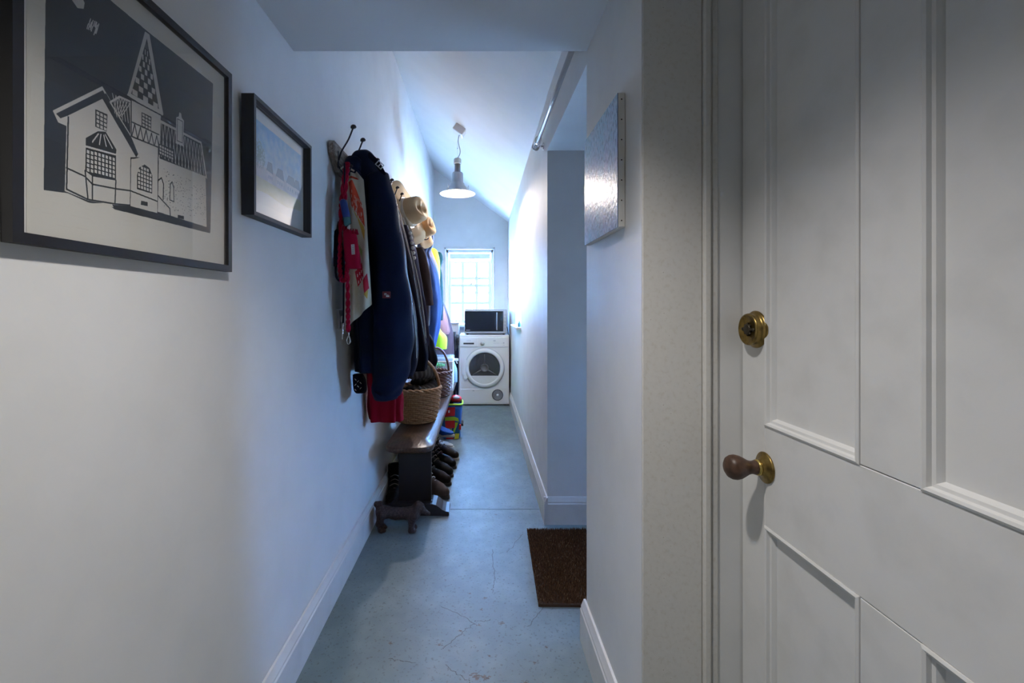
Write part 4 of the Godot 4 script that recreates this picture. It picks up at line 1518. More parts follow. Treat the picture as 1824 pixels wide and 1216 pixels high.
	# lilac scarf with pale bobbles
	o = coat("lilac_scarf", "lilac striped scarf trimmed with white bobbles under the hat brim", "scarf", [[1.72, -0.50, -0.44, 2.96, 3.02], [1.60, -0.50, -0.395, 2.95, 3.07], [1.36, -0.50, -0.350, 2.945, 3.08], [1.10, -0.50, -0.306, 2.945, 3.08], [0.93, -0.50, -0.295, 2.95, 3.07]], 0.2, 6, 71, "")
	st = tool(true)
	for k in 6:
		ball(st, p3(-0.417 + k * 0.005, 1.665 - k * 0.032, 2.957), Vector3(0.012, 0.012, 0.012), 10, 6)
	part(st, "bobble_trim", M.mount, o)
	st = tool(true)
	for k in 3:
		tube(st, curve([p3(-0.41 - k * 0.02, 1.55, 2.945), p3(-0.365 - k * 0.02, 1.36, 2.943), p3(-0.325 - k * 0.02, 1.1, 2.943), p3(-0.315 - k * 0.02, 0.97, 2.948)], 8), 0.003, 6)
	part(st, "stripe", M.mount, o)
	o = coat("brown_jacket", "brown jacket with a hanging sleeve below the straw hat", "jacket", [[1.63, -0.53, -0.43, 3.28, 3.40], [1.60, -0.55, -0.39, 3.25, 3.46], [1.50, -0.555, -0.34, 3.24, 3.50], [1.35, -0.555, -0.325, 3.24, 3.52], [1.18, -0.55, -0.325, 3.24, 3.52], [1.05, -0.55, -0.33, 3.245, 3.51]], 0.14, 5, 81)
	st = tool(true)
	sleeve(st, [p3(-0.40, 1.60, 3.235), p3(-0.365, 1.45, 3.215), p3(-0.345, 1.30, 3.21), p3(-0.333, 1.195, 3.21)], [0.035, 0.045, 0.045, 0.042], 0.05, 3, 28)
	part(st, "sleeve", M.brown_coat, o)
	coat("black_trousers", "black trousers hanging below the brown jacket behind the basket handle", "trousers", [[1.03, -0.53, -0.36, 3.28, 3.46], [0.96, -0.54, -0.31, 3.26, 3.50], [0.88, -0.54, -0.285, 3.25, 3.52], [0.80, -0.53, -0.27, 3.26, 3.52], [0.74, -0.52, -0.29, 3.27, 3.50]], 0.16, 5, 91)
	# denim jacket with a grey hood
	o = coat("denim_jacket", "blue denim jacket with a grey hood near the far hats", "jacket", [[1.60, -0.52, -0.36, 3.74, 3.90], [1.49, -0.53, -0.315, 3.72, 3.97], [1.35, -0.53, -0.292, 3.71, 3.99], [1.22, -0.53, -0.278, 3.71, 4.0], [1.03, -0.53, -0.292, 3.71, 4.0], [0.93, -0.52, -0.31, 3.72, 3.98], [0.85, -0.51, -0.33, 3.73, 3.96]], 0.14, 5, 101)
	st = tool(true)
	drape(st, [[1.855, -0.44, -0.38, 3.72, 3.80], [1.83, -0.47, -0.35, 3.70, 3.85], [1.76, -0.48, -0.335, 3.69, 3.88], [1.68, -0.48, -0.35, 3.70, 3.88], [1.63, -0.49, -0.37, 3.70, 3.90], [1.56, -0.52, -0.345, 3.70, 3.95], [1.47, -0.52, -0.32, 3.705, 3.98]], 0.22, 5, 111)
	part(st, "hood", M.denim_grey, o)
	coat("taupe_coat", "taupe coat hanging just beyond the denim jacket", "coat", [[1.72, -0.52, -0.40, 4.06, 4.16], [1.57, -0.52, -0.342, 4.04, 4.22], [1.42, -0.52, -0.315, 4.04, 4.23], [1.24, -0.51, -0.322, 4.045, 4.22]], 0.16, 5, 121)
	coat("safety_vest", "fluorescent yellow safety vest among the far coats", "vest", [[1.74, -0.50, -0.38, 4.29, 4.36], [1.70, -0.51, -0.345, 4.27, 4.40], [1.56, -0.51, -0.325, 4.26, 4.42], [1.27, -0.51, -0.335, 4.26, 4.42], [1.0, -0.50, -0.33, 4.265, 4.42], [0.90, -0.50, -0.262, 4.265, 4.42], [0.79, -0.49, -0.262, 4.27, 4.41]], 0.12, 4, 131)
	o = coat("green_hooded_coat", "dark green hooded coat at the far end of the rack by the window", "coat", [[1.62, -0.49, -0.36, 4.64, 4.76], [1.5, -0.50, -0.335, 4.62, 4.80], [1.25, -0.50, -0.325, 4.62, 4.81], [1.05, -0.49, -0.33, 4.63, 4.80]], 0.12, 5, 141)
	st = tool(true)
	drape(st, [[1.745, -0.40, -0.36, 4.63, 4.68], [1.73, -0.43, -0.335, 4.60, 4.72], [1.67, -0.44, -0.322, 4.59, 4.74], [1.62, -0.45, -0.335, 4.60, 4.74], [1.58, -0.47, -0.35, 4.62, 4.76]], 0.12, 4, 151)
	part(st, "hood", M.dark_green, o)
	coat("leather_jacket", "reddish tan leather jacket sleeve end near the window", "jacket", [[1.24, -0.49, -0.36, 4.92, 5.02], [1.15, -0.50, -0.325, 4.90, 5.05], [1.02, -0.50, -0.29, 4.895, 5.06], [0.93, -0.49, -0.272, 4.90, 5.06], [0.89, -0.48, -0.285, 4.905, 5.05]], 0.16, 4, 161)
	coat("mauve_coat", "long mauve brown coat hanging furthest along the wall", "coat", [[1.3, -0.49, -0.38, 5.12, 5.24], [1.1, -0.50, -0.30, 5.10, 5.30], [0.90, -0.50, -0.25, 5.09, 5.32], [0.72, -0.49, -0.232, 5.09, 5.32], [0.58, -0.48, -0.235, 5.10, 5.31]], 0.1, 4, 171)
	for nm in [["red_coat", "red_cloth"], ["slate_coat", "slate"], ["crimson_cardigan", "crimson"], ["navy_wool_coat", "navy_dark"], ["lilac_scarf", "purple_grey"], ["brown_jacket", "brown_coat"], ["black_trousers", "black_cloth"], ["denim_jacket", "denim"], ["taupe_coat", "taupe"], ["safety_vest", "hi_vis"], ["green_hooded_coat", "dark_green"], ["leather_jacket", "pink_leather"], ["mauve_coat", "mauve_coat"]]:
		(get_node(nm[0] + "/body") as MeshInstance3D).mesh.surface_set_material(0, M[nm[1]])

	# hats
	hat("straw_hat", "wide pale straw sun hat hanging in front of the tan hat", p3(-0.488, 1.872, 3.32), Vector3(0.90, 0.22, 0.34), 0.238, 0.105, 0.125, M.straw)
	hat("felt_hat", "tan hat hanging behind the wide straw hat", p3(-0.412, 1.80, 3.58), Vector3(0.93, 0.30, 0.25), 0.155, 0.085, 0.09, M.felt_tan)
	# cream cloth strap below the hat
	o = thing("cream_tote", "cream cloth strap dangling under the straw hat brim", "bag", p3(-0.45, 1.66, 3.16))
	st = tool(true)
	sheet(st, [[p3(-0.50, 1.80, 3.13), p3(-0.465, 1.80, 3.13)], [p3(-0.475, 1.72, 3.12), p3(-0.435, 1.72, 3.12)], [p3(-0.455, 1.66, 3.12), p3(-0.415, 1.665, 3.12)], [p3(-0.452, 1.63, 3.12), p3(-0.42, 1.64, 3.12)]], 0.006, 1.5, 12)
	part(st, "strap", M.cream_cloth, o)


func hat(called: String, label: String, at: Vector3, axis: Vector3, r: float, cr: float, ch: float, m: Material) -> void:
	var o := thing(called, label, "hat", at, "hats on the rack")
	var xf := along(at, axis)
	var st := tool(true)
	var rings := []
	for q in [[r, -0.012], [r + 0.001, -0.008], [r, -0.003], [r * 0.75, 0.004], [cr * 1.1, 0.006]]:
		var ring := PackedVector3Array()
		for k in 64:
			var a := TAU * k / 64
			var wob: float = 0.02 * (q[0] / r) * sin(a * 2.0 + 0.6) + 0.008 * (q[0] / r) * sin(a * 5.0)
			ring.append(xf * Vector3(q[0] * cos(a), q[1] + wob, q[0] * sin(a)))
		rings.append(ring)
	for i in rings.size() - 1:
		ring_skin(st, rings[i], rings[i + 1], true)
	var under := []
	for q in [[r, -0.012], [r * 0.75, -0.002], [cr * 1.1, 0.0]]:
		var ring := PackedVector3Array()
		for k in 64:
			var a := TAU * k / 64
			var wob: float = 0.02 * (q[0] / r) * sin(a * 2.0 + 0.6) + 0.008 * (q[0] / r) * sin(a * 5.0)
			ring.append(xf * Vector3(q[0] * cos(a), q[1] + wob, q[0] * sin(a)))
		under.append(ring)
	for i in under.size() - 1:
		ring_skin(st, under[i], under[i + 1], false)
	part(st, "brim", m, o)
	st = tool(true)
	rings = []
	for q in [[1.1, 0.0], [1.02, 0.12], [0.98, 0.5], [0.92, 0.85], [0.82, 0.98], [0.6, 1.0], [0.3, 0.93], [0.01, 0.88]]:
		var ring := PackedVector3Array()
		for k in 48:
			var a := TAU * k / 48
			var rr: float = cr * q[0]
			var dent: float = -0.018 * (1.0 - q[0]) * (1.0 + cos(a * 2.0))
			ring.append(xf * Vector3(rr * cos(a) * 1.12, q[1] * ch + dent, rr * sin(a) * 0.92))
		rings.append(ring)
	for i in rings.size() - 1:
		ring_skin(st, rings[i], rings[i + 1], true)
	part(st, "crown", m, o)
	st = tool(true)
	var band := []
	for q in [[1.045, 0.05], [1.05, 0.12], [1.02, 0.24], [1.0, 0.25]]:
		var ring := PackedVector3Array()
		for k in 48:
			var a := TAU * k / 48
			ring.append(xf * Vector3(cr * (q[0] + 0.012) * cos(a) * 1.12, q[1] * ch, cr * (q[0] + 0.012) * sin(a) * 0.92))
		band.append(ring)
	for i in band.size() - 1:
		ring_skin(st, band[i], band[i + 1], true)
	part(st, "hat_band", m if called == "felt_hat" else M.cream_cloth, o)


# ---------------------------------------------------------------- bench

# plank with rounded outline: outline points (x, d), rounded over at top and bottom edges
func plank(st: SurfaceTool, outline: Array, y0: float, y1: float, b: float) -> void:
	var mid := Vector2.ZERO
	for q in outline:
		mid += Vector2(q[0], q[1]) / outline.size()
	var rings := []
	for e in [[y0, b], [y0 + b * 0.4, b * 0.25], [y0 + b, 0.0], [y1 - b, 0.0], [y1 - b * 0.4, b * 0.25], [y1, b]]:
		var ring := PackedVector3Array()
		for q in outline:
			var v := Vector2(q[0], q[1])
			v -= (v - mid).normalized() * e[1]
			ring.append(p3(v.x, e[0], v.y))
		rings.append(ring)
	loft(st, rings)


func build_bench() -> void:
	var sk := 0.0155
	var o := thing("bench", "long dark wooden trestle bench with rounded end under the coats", "bench", p3(-0.36, 0.0, 2.65))
	var out := []
	for e in [[-0.229 + sk * 2.4, 4.90], [-0.229, 2.58]]:
		out.append([e[0], e[1]])
	for k in 8:
		var a := k / 7.0 * PI / 2
		out.append([-0.309 + cos(a) * 0.08, 2.56 - sin(a) * 0.085])
	for k in 8:
		var a := PI / 2 + k / 7.0 * PI / 2
		out.append([-0.427 + cos(a) * 0.07, 2.56 - sin(a) * 0.085])
	out.append([-0.497, 2.58])
	out.append([-0.497 + sk * 2.4, 4.90])
	var st := tool(true)
	plank(st, out, 0.394, 0.426, 0.009)
	part(st, "seat", M.bench_wood, o)
	for e in [[0.0, 0.0], [1.96, 0.031]]:
		st = tool()
		bslab(st, -0.443 + e[1], -0.254 + e[1], 0.064, 0.396, 2.654 + e[0], 2.690 + e[0], 0.003)
		part(st, "leg", M.bench_dark, o)
		st = tool()
		var prof := [[-0.53, 0.0], [-0.150, 0.0], [-0.147, 0.004], [-0.149, 0.022], [-0.168, 0.025], [-0.188, 0.034], [-0.206, 0.049], [-0.222, 0.060], [-0.244, 0.066], [-0.452, 0.066], [-0.475, 0.060], [-0.495, 0.045], [-0.53, 0.025]]
		prism(st, PackedVector2Array(prof.map(func(q): return Vector2(q[0] + e[1], q[1]))), p3(0, 0, 2.605 + e[0]), Vector3.RIGHT, Vector3.UP, Vector3(0, 0, -0.13))
		part(st, "foot", M.bench_dark, o)
	st = tool()
	hexa(st, [p3(-0.435, 0.27, 2.69), p3(-0.41, 0.27, 2.69), p3(-0.41, 0.34, 2.69), p3(-0.435, 0.34, 2.69), p3(-0.405, 0.27, 4.614), p3(-0.38, 0.27, 4.614), p3(-0.38, 0.34, 4.614), p3(-0.405, 0.34, 4.614)])
	part(st, "stretcher", M.bench_dark, o)
	var b := willow_basket("willow_basket", "golden willow basket with hoop handle on the bench, holding dark knitwear", p3(-0.392, 0.4262, 3.07), 0.118, 0.16, 0.222, 0.42, 16, M.willow, 0.12)
	b = willow_basket("willow_basket", "smaller dark brown willow basket behind the golden basket", p3(-0.335, 0.4262, 3.92), 0.105, 0.13, 0.21, 0.41, 14, M.willow_dark, 0.5)
	# knitwear in the first basket
	for e in [["knitted_scarf", "black ribbed scarf coiled in the golden willow basket", "scarf", M.knit_black, [p3(-0.50, 0.60, 3.0), p3(-0.42, 0.645, 2.955), p3(-0.33, 0.64, 2.975), p3(-0.285, 0.655, 3.08), p3(-0.34, 0.675, 3.17), p3(-0.44, 0.67, 3.14)], 0.036, 5], ["woolly_hat", "grey knitted hat crumpled on top of the golden basket", "hat", M.knit_grey, [p3(-0.44, 0.735, 3.01), p3(-0.37, 0.755, 3.035), p3(-0.31, 0.745, 3.10), p3(-0.30, 0.735, 3.14)], 0.042, 8], ["knitted_glove", "black glove folded on the knitwear in the golden basket", "glove", M.black_cloth, [p3(-0.48, 0.72, 3.10), p3(-0.42, 0.745, 3.14), p3(-0.36, 0.74, 3.19)], 0.030, 3]]:
		var k := thing(e[0], e[1], e[2], (e[4] as Array)[0], "knitwear in the basket")
		st = tool(true)
		rib_roll(st, e[4], e[5], e[6])
		part(st, "knit", e[3], k)
	var k2 := thing("torch", "small black torch poking from the golden basket beside its handle", "torch", p3(-0.265, 0.70, 3.12))
	st = tool(true)
	tube(st, [p3(-0.285, 0.735, 3.16), p3(-0.262, 0.685, 3.13)], 0.014, 12)
	part(st, "barrel", M.black_plastic, k2)
	st = tool(true)
	tube(st, [p3(-0.262, 0.685, 3.13), p3(-0.255, 0.672, 3.124), p3(-0.248, 0.658, 3.115)], [0.015, 0.019, 0.019], 12)
	part(st, "head", M.black_plastic, k2)
	# white lattice laundry basket with a clear lid
	var at := p3(-0.31, 0.4262, 4.30)
	var w := thing("lattice_basket", "white plastic lattice basket with a clear lid on the bench", "basket", at)
	st = tool()
	for s in 2:
		for i in 11:
			var x := -0.10 + i * 0.02
			bevel_box(st, at + Vector3(x, 0.13, -0.14 if s else 0.14), Vector3(0.006, 0.25, 0.003), 0.001)
		for i in 14:
			var z := -0.13 + i * 0.02
			bevel_box(st, at + Vector3(-0.105 if s else 0.105, 0.13, z), Vector3(0.003, 0.25, 0.006), 0.001)
	for j in 10:
		var y := 0.02 + j * 0.025
		for s in [-1, 1]:
			bevel_box(st, at + Vector3(0, y, s * 0.141), Vector3(0.212, 0.005, 0.003), 0.001)
			bevel_box(st, at + Vector3(s * 0.106, y, 0), Vector3(0.003, 0.005, 0.282), 0.001)
	part(st, "lattice", M.white_plastic, w)
	st = tool()
	bevel_box(st, at + Vector3(0, 0.005, 0), Vector3(0.21, 0.009, 0.28), 0.003)
	part(st, "base", M.white_plastic, w)
	st = tool()
	for s in [-1, 1]:
		bevel_box(st, at + Vector3(0, 0.262, s * 0.144), Vector3(0.226, 0.012, 0.012), 0.003)
		bevel_box(st, at + Vector3(s * 0.108, 0.262, 0), Vector3(0.012, 0.012, 0.288), 0.003)
	part(st, "rim", M.white_plastic, w)
	st = tool()
	bevel_box(st, at + Vector3(0, 0.285, 0), Vector3(0.222, 0.032, 0.290), 0.008)
	part(st, "lid", M.clear_plastic, w)
	var fl := thing("folded_cloth", "bright green cloth lying under the clear basket lid", "cloth", at + Vector3(-0.03, 0.20, 0.03))
	st = tool(true)
	ball(st, at + Vector3(-0.03, 0.22, 0.04), Vector3(0.06, 0.025, 0.07), 16, 8)
	part(st, "folds", M.green_plastic, fl)
	var fl2 := thing("folded_cloth", "brown folded cloth filling the white lattice basket", "cloth", at + Vector3(0, 0.012, 0))
	st = tool(true)
	ball(st, at + Vector3(0.0, 0.10, 0.0), Vector3(0.095, 0.088, 0.125), 20, 12)
	part(st, "folds", M.mauve_coat, fl2)
	# spray bottle
	at = p3(-0.215, 0.4262, 4.62)
	var s := thing("spray_bottle", "pale blue spray bottle standing at the far bench end", "bottle", at)
	st = tool(true)
	lathe(st, [Vector2(0.0001, 0), Vector2(0.036, 0.001), Vector2(0.038, 0.01), Vector2(0.038, 0.10), Vector2(0.034, 0.14), Vector2(0.018, 0.18), Vector2(0.013, 0.19), Vector2(0.013, 0.205), Vector2(0.0001, 0.206)], Transform3D(Basis(), at), 24)
	part(st, "body", mat("bottle_blue", Color(0.35, 0.5, 0.58), 0.2), s)
	st = tool()
	bevel_box(st, at + Vector3(0.012, 0.228, 0), Vector3(0.07, 0.028, 0.022), 0.005)
	bevel_box(st, at + Vector3(0.03, 0.205, 0), Vector3(0.008, 0.035, 0.014), 0.002, Basis(Vector3.BACK, 0.4))
	part(st, "trigger_head", M.white_plastic, s)


func rib_roll(st: SurfaceTool, pts: Array, r: float, seed_: int) -> void:
	var path := curve(pts, 14)
	var rings := []
	for i in path.size():
		var t: Vector3 = (path[mini(i + 1, path.size() - 1)] - path[maxi(i - 1, 0)]).normalized()
		var side := t.cross(Vector3.UP).normalized()
		var up := side.cross(t)
		var e := float(i) / (path.size() - 1)
		var taper := clampf(minf(e, 1.0 - e) * 7.0 + 0.25, 0.0, 1.0)
		var ring := PackedVector3Array()
		for k in 28:
			var a := TAU * k / 28
			var s := taper * (1.0 + 0.10 * sin(i * 1.5 + 1.2 * sin(a + seed_)) + 0.10 * sin(a * 3.0 + seed_ + i * 0.1))
			ring.append(path[i] + side * cos(a) * r * s + up * sin(a) * r * s)
		rings.append(ring)
	loft(st, rings)


func willow_basket(called: String, label: String, at: Vector3, r0: float, r1: float, h: float, top: float, rows: int, m: Material, turn: float) -> Node3D:
	var o := thing(called, label, "basket", at, "willow baskets on the bench")
	var stakes := 26
	var st := tool(true)
	var rad := func(t: float) -> float:
		return lerpf(r0, r1, pow(t, 0.6))
	for j in rows:
		var t := (j + 0.5) / rows
		var pts := []
		var n := stakes * 4
		for k in n + 1:
			var a := TAU * k / n
			var rr: float = rad.call(t) + 0.0042 * sin(a * stakes / 2.0 + j * PI)
			pts.append(at + Vector3(cos(a) * rr, 0.006 + t * (h - 0.012), sin(a) * rr))
		tube(st, pts, h / rows * 0.54, 6, false)
	var wv := part(st, "weave", m, o)
	wv.set_meta("kind", "stuff")
	st = tool(true)
	for k in stakes:
		var a := TAU * (k + 0.5) / stakes
		var pts := []
		for j in 7:
			var t := j / 6.0
			var rr: float = rad.call(t)
			pts.append(at + Vector3(cos(a) * rr, 0.004 + t * (h - 0.004), sin(a) * rr))
		tube(st, pts, 0.0035, 6)
	var stk := part(st, "stakes", m, o)
	stk.set_meta("kind", "stuff")
	st = tool(true)
	for s in 2:
		var pts := []
		for k in 97:
			var a := TAU * k / 96
			pts.append(at + Vector3(cos(a) * (r1 + 0.006 * cos(a * 12.0 + s * PI)), h + 0.006 * sin(a * 12.0 + s * PI), sin(a) * (r1 + 0.006 * cos(a * 12.0 + s * PI))))
		tube(st, pts, 0.0085, 8, false)
	part(st, "rim", m, o)
	st = tool(true)
	lathe(st, [Vector2(0.0001, 0.004), Vector2(r0, 0.002), Vector2(r0, 0.012), Vector2(0.0001, 0.014)], Transform3D(Basis(), at), 32)
	part(st, "base", m, o)
	st = tool(true)
	var pts := []
	for k in 33:
		var a := PI * k / 32.0
		var c := cos(a) * (r1 - 0.006)
		pts.append(at + Vector3(c * cos(turn), h - 0.03 + sin(a) * (top - h + 0.03), -c * sin(turn)))
	tube(st, pts, 0.0105, 10)
	part(st, "handle", m, o)
	return o


# ---------------------------------------------------------------- footwear and the cast dog

var shoe_cache := {}

# toe towards +x, sole at y 0
func shoe_mesh(kind: String) -> ArrayMesh:
	if shoe_cache.has(kind):
		return shoe_cache[kind]
	var h: float = {"boot": 0.20, "trainer": 0.095, "wellington": 0.33}[kind]
	var list := [[Vector3(-0.095, 0.05, 0), Vector3(0.0, 0.048, 0), 0.036, 0.037], [Vector3(0.0, 0.048, 0), Vector3(0.08, 0.04, 0.004), 0.037, 0.041], [Vector3(0.08, 0.04, 0.004), Vector3(0.125, 0.036, 0.0), 0.041, 0.031], [Vector3(-0.07, 0.06, 0), Vector3(-0.08, h, 0), 0.042, 0.047], [Vector3(-0.02, 0.07, 0), Vector3(0.04, 0.055, 0), 0.032, 0.033]]
	var f := func(q: Vector3) -> float:
		var d := bones(q, list, 0.02)
		d = maxf(d, 0.014 - q.y)
		d = maxf(d, q.y - (h - 0.004 + (q.x + 0.08) * (-0.25 if kind == "trainer" else 0.05)))
		var t := clampf((q.y - 0.06) / (h - 0.05), 0.0, 1.3)
		var hole: float = Vector2(q.x + 0.07 + 0.01 * t, q.z).length() - 0.036
		return maxf(d, -maxf(hole, 0.055 - q.y))
	var st := tool(true)
	nets(st, f, Vector3(-0.15, 0.0, -0.064), Vector3(0.18, h + 0.02, 0.064), 0.0075)
	st.generate_normals()
	shoe_cache[kind] = st.commit()
	return shoe_cache[kind]


func sole_mesh() -> ArrayMesh:
	if shoe_cache.has("sole"):
		return shoe_cache.sole
	var st := tool(true)
	var rings := []
	for e in [[0.0, 0.96], [0.003, 1.0], [0.018, 1.0], [0.021, 0.97]]:
		var ring := PackedVector3Array()
		for k in 36:
			var a := TAU * k / 36
			var x := cos(a)
			var w := 0.046 if x > 0.0 else 0.038
			w *= 1.0 - 0.18 * exp(-pow((x + 0.1) * 4.0, 2.0))
			ring.append(Vector3((0.013 + x * 0.150) * e[1], e[0], sin(a) * w * e[1]))
		rings.append(ring)
	loft(st, rings)
	st.generate_normals()
	shoe_cache.sole = st.commit()
	return shoe_cache.sole


func shoe(called: String, label: String, kind: String, at: Vector3, turn: float, upper: Material, sole: Material, roll := Vector3.ZERO, trim: Material = null, group := "footwear under the bench") -> void:
	var o := thing(called, label, "shoe" if kind == "trainer" else "boot", at, group)
	o.rotation = Vector3(roll.x, turn, roll.z)
	var u := MeshInstance3D.new()
	u.name = "upper"
	u.mesh = shoe_mesh(kind)
	u.material_override = upper
	o.add_child(u, true)
	var s := MeshInstance3D.new()
	s.name = "sole"
	s.mesh = sole_mesh()
	s.material_override = sole
	o.add_child(s, true)
	if kind != "wellington":
		var st := tool(true)
		for k in 4:
			var x := 0.045 - k * 0.022
			var y := 0.086 + k * (0.012 if kind == "trainer" else 0.019)
			tube(st, curve([Vector3(x - 0.012, y - 0.014, -0.03), Vector3(x, y + 0.004, 0.0), Vector3(x - 0.012, y - 0.014, 0.03)], 4), 0.0028, 6)
		part(st, "laces", trim if trim else M.lace, o, true)
	if trim and kind == "trainer":
		var st := tool(true)
		for z in [-1, 1]:
			st = tool(true)
			tube(st, curve([Vector3(0.05, 0.035, z * 0.044), Vector3(0.01, 0.055, z * 0.040), Vector3(-0.04, 0.045, z * 0.042)], 5), 0.006, 6)
			part(st, "side_stripe", trim, o, true)


func build_under_bench() -> void:
	# in the gap on the corridor side, toes out, near to far
	shoe("walking_boot", "taupe walking boot with pale laces just behind the near bench leg", "boot", p3(-0.285, 0, 2.93), -0.7, M.boot_taupe, M.sole_rubber, Vector3.ZERO, M.mount)
	shoe("walking_boot", "dark leather boot toe out, second along under the bench", "boot", p3(-0.30, 0, 3.12), -0.5, M.boot_leather, M.sole_rubber)
	shoe("leather_boot", "black laced boot standing under the golden basket", "boot", p3(-0.285, 0, 3.28), -0.6, M.boot_black, M.sole_rubber)
	shoe("leather_boot", "black laced boot beside the pile with the blue trainer", "boot", p3(-0.275, 0, 3.44), -0.55, M.boot_black, M.sole_rubber)
	shoe("walking_boot", "brown boot with pale sole next to the patterned bag", "boot", p3(-0.265, 0, 3.62), -0.5, M.boot_leather, M.sole_pale)
	shoe("running_shoe", "blue and white running shoe perched on the boots", "trainer", p3(-0.300, 0.212, 3.50), -0.45, M.trainer_blue, M.sole_pale, Vector3.ZERO, M.trainer_white)
	shoe("running_shoe", "white running shoe leaning low beside the patterned bag", "trainer", p3(-0.335, 0.0, 3.85), -0.1, M.trainer_white, M.sole_pale)
	# wall side, behind the near leg
	shoe("wellington_boot", "taupe tall boot against the wall behind the bench leg", "wellington", p3(-0.485, 0, 3.14), -1.5, M.boot_taupe, M.sole_rubber)
	shoe("leather_boot", "black boot by the skirting behind the near bench leg", "boot", p3(-0.495, 0, 2.82), -1.45, M.boot_black, M.sole_rubber, Vector3.ZERO)
	# cast dachshund
	var o := thing("dachshund_figure", "dark cast dachshund figure standing on the floor before the bench", "figurine", p3(-0.39, 0, 2.42))
	var d := 2.43
	var list := [[p3(-0.495, 0.104, d), p3(-0.42, 0.092, d), 0.032, 0.029], [p3(-0.42, 0.092, d), p3(-0.335, 0.095, d), 0.029, 0.032], [p3(-0.335, 0.090, d), p3(-0.322, 0.085, d), 0.034, 0.032], [p3(-0.325, 0.10, d), p3(-0.300, 0.128, d), 0.027, 0.025], [p3(-0.300, 0.128, d), p3(-0.288, 0.122, d), 0.026, 0.022], [p3(-0.290, 0.116, d), p3(-0.246, 0.092, d), 0.016, 0.010]]
	for s in [-1.0, 1.0]:
		list.append([p3(-0.306, 0.138, d + s * 0.020), p3(-0.316, 0.090, d + s * 0.033), 0.011, 0.017])
		list.append([p3(-0.492, 0.092, d + s * 0.016), p3(-0.506, 0.045, d + s * 0.020), 0.027, 0.015])
		list.append([p3(-0.506, 0.045, d + s * 0.020), p3(-0.496, 0.013, d + s * 0.021), 0.014, 0.013])
		list.append([p3(-0.496, 0.012, d + s * 0.021), p3(-0.480, 0.010, d + s * 0.021), 0.013, 0.011])
		list.append([p3(-0.330, 0.082, d + s * 0.016), p3(-0.337, 0.013, d + s * 0.021), 0.022, 0.013])
		list.append([p3(-0.337, 0.012, d + s * 0.021), p3(-0.318, 0.010, d + s * 0.021), 0.013, 0.011])
	list.append([p3(-0.508, 0.120, d), p3(-0.522, 0.142, d), 0.014, 0.012])
	list.append([p3(-0.522, 0.142, d), p3(-0.500, 0.148, d), 0.012, 0.010])
	var f := func(q: Vector3) -> float:
		return maxf(bones(q, list, 0.012) + 0.0012 * sin(q.x * 260.0 + q.y * 90.0) * sin(q.y * 210.0 + q.z * 120.0), -q.y + 0.0005)
	var st := tool(true)
	nets(st, f, p3(-0.55, -0.006, d + 0.054), p3(-0.225, 0.168, d - 0.054), 0.0045)
	part(st, "body", M.cast_iron, o)


# ---------------------------------------------------------------- dryer, microwave, cupboard end

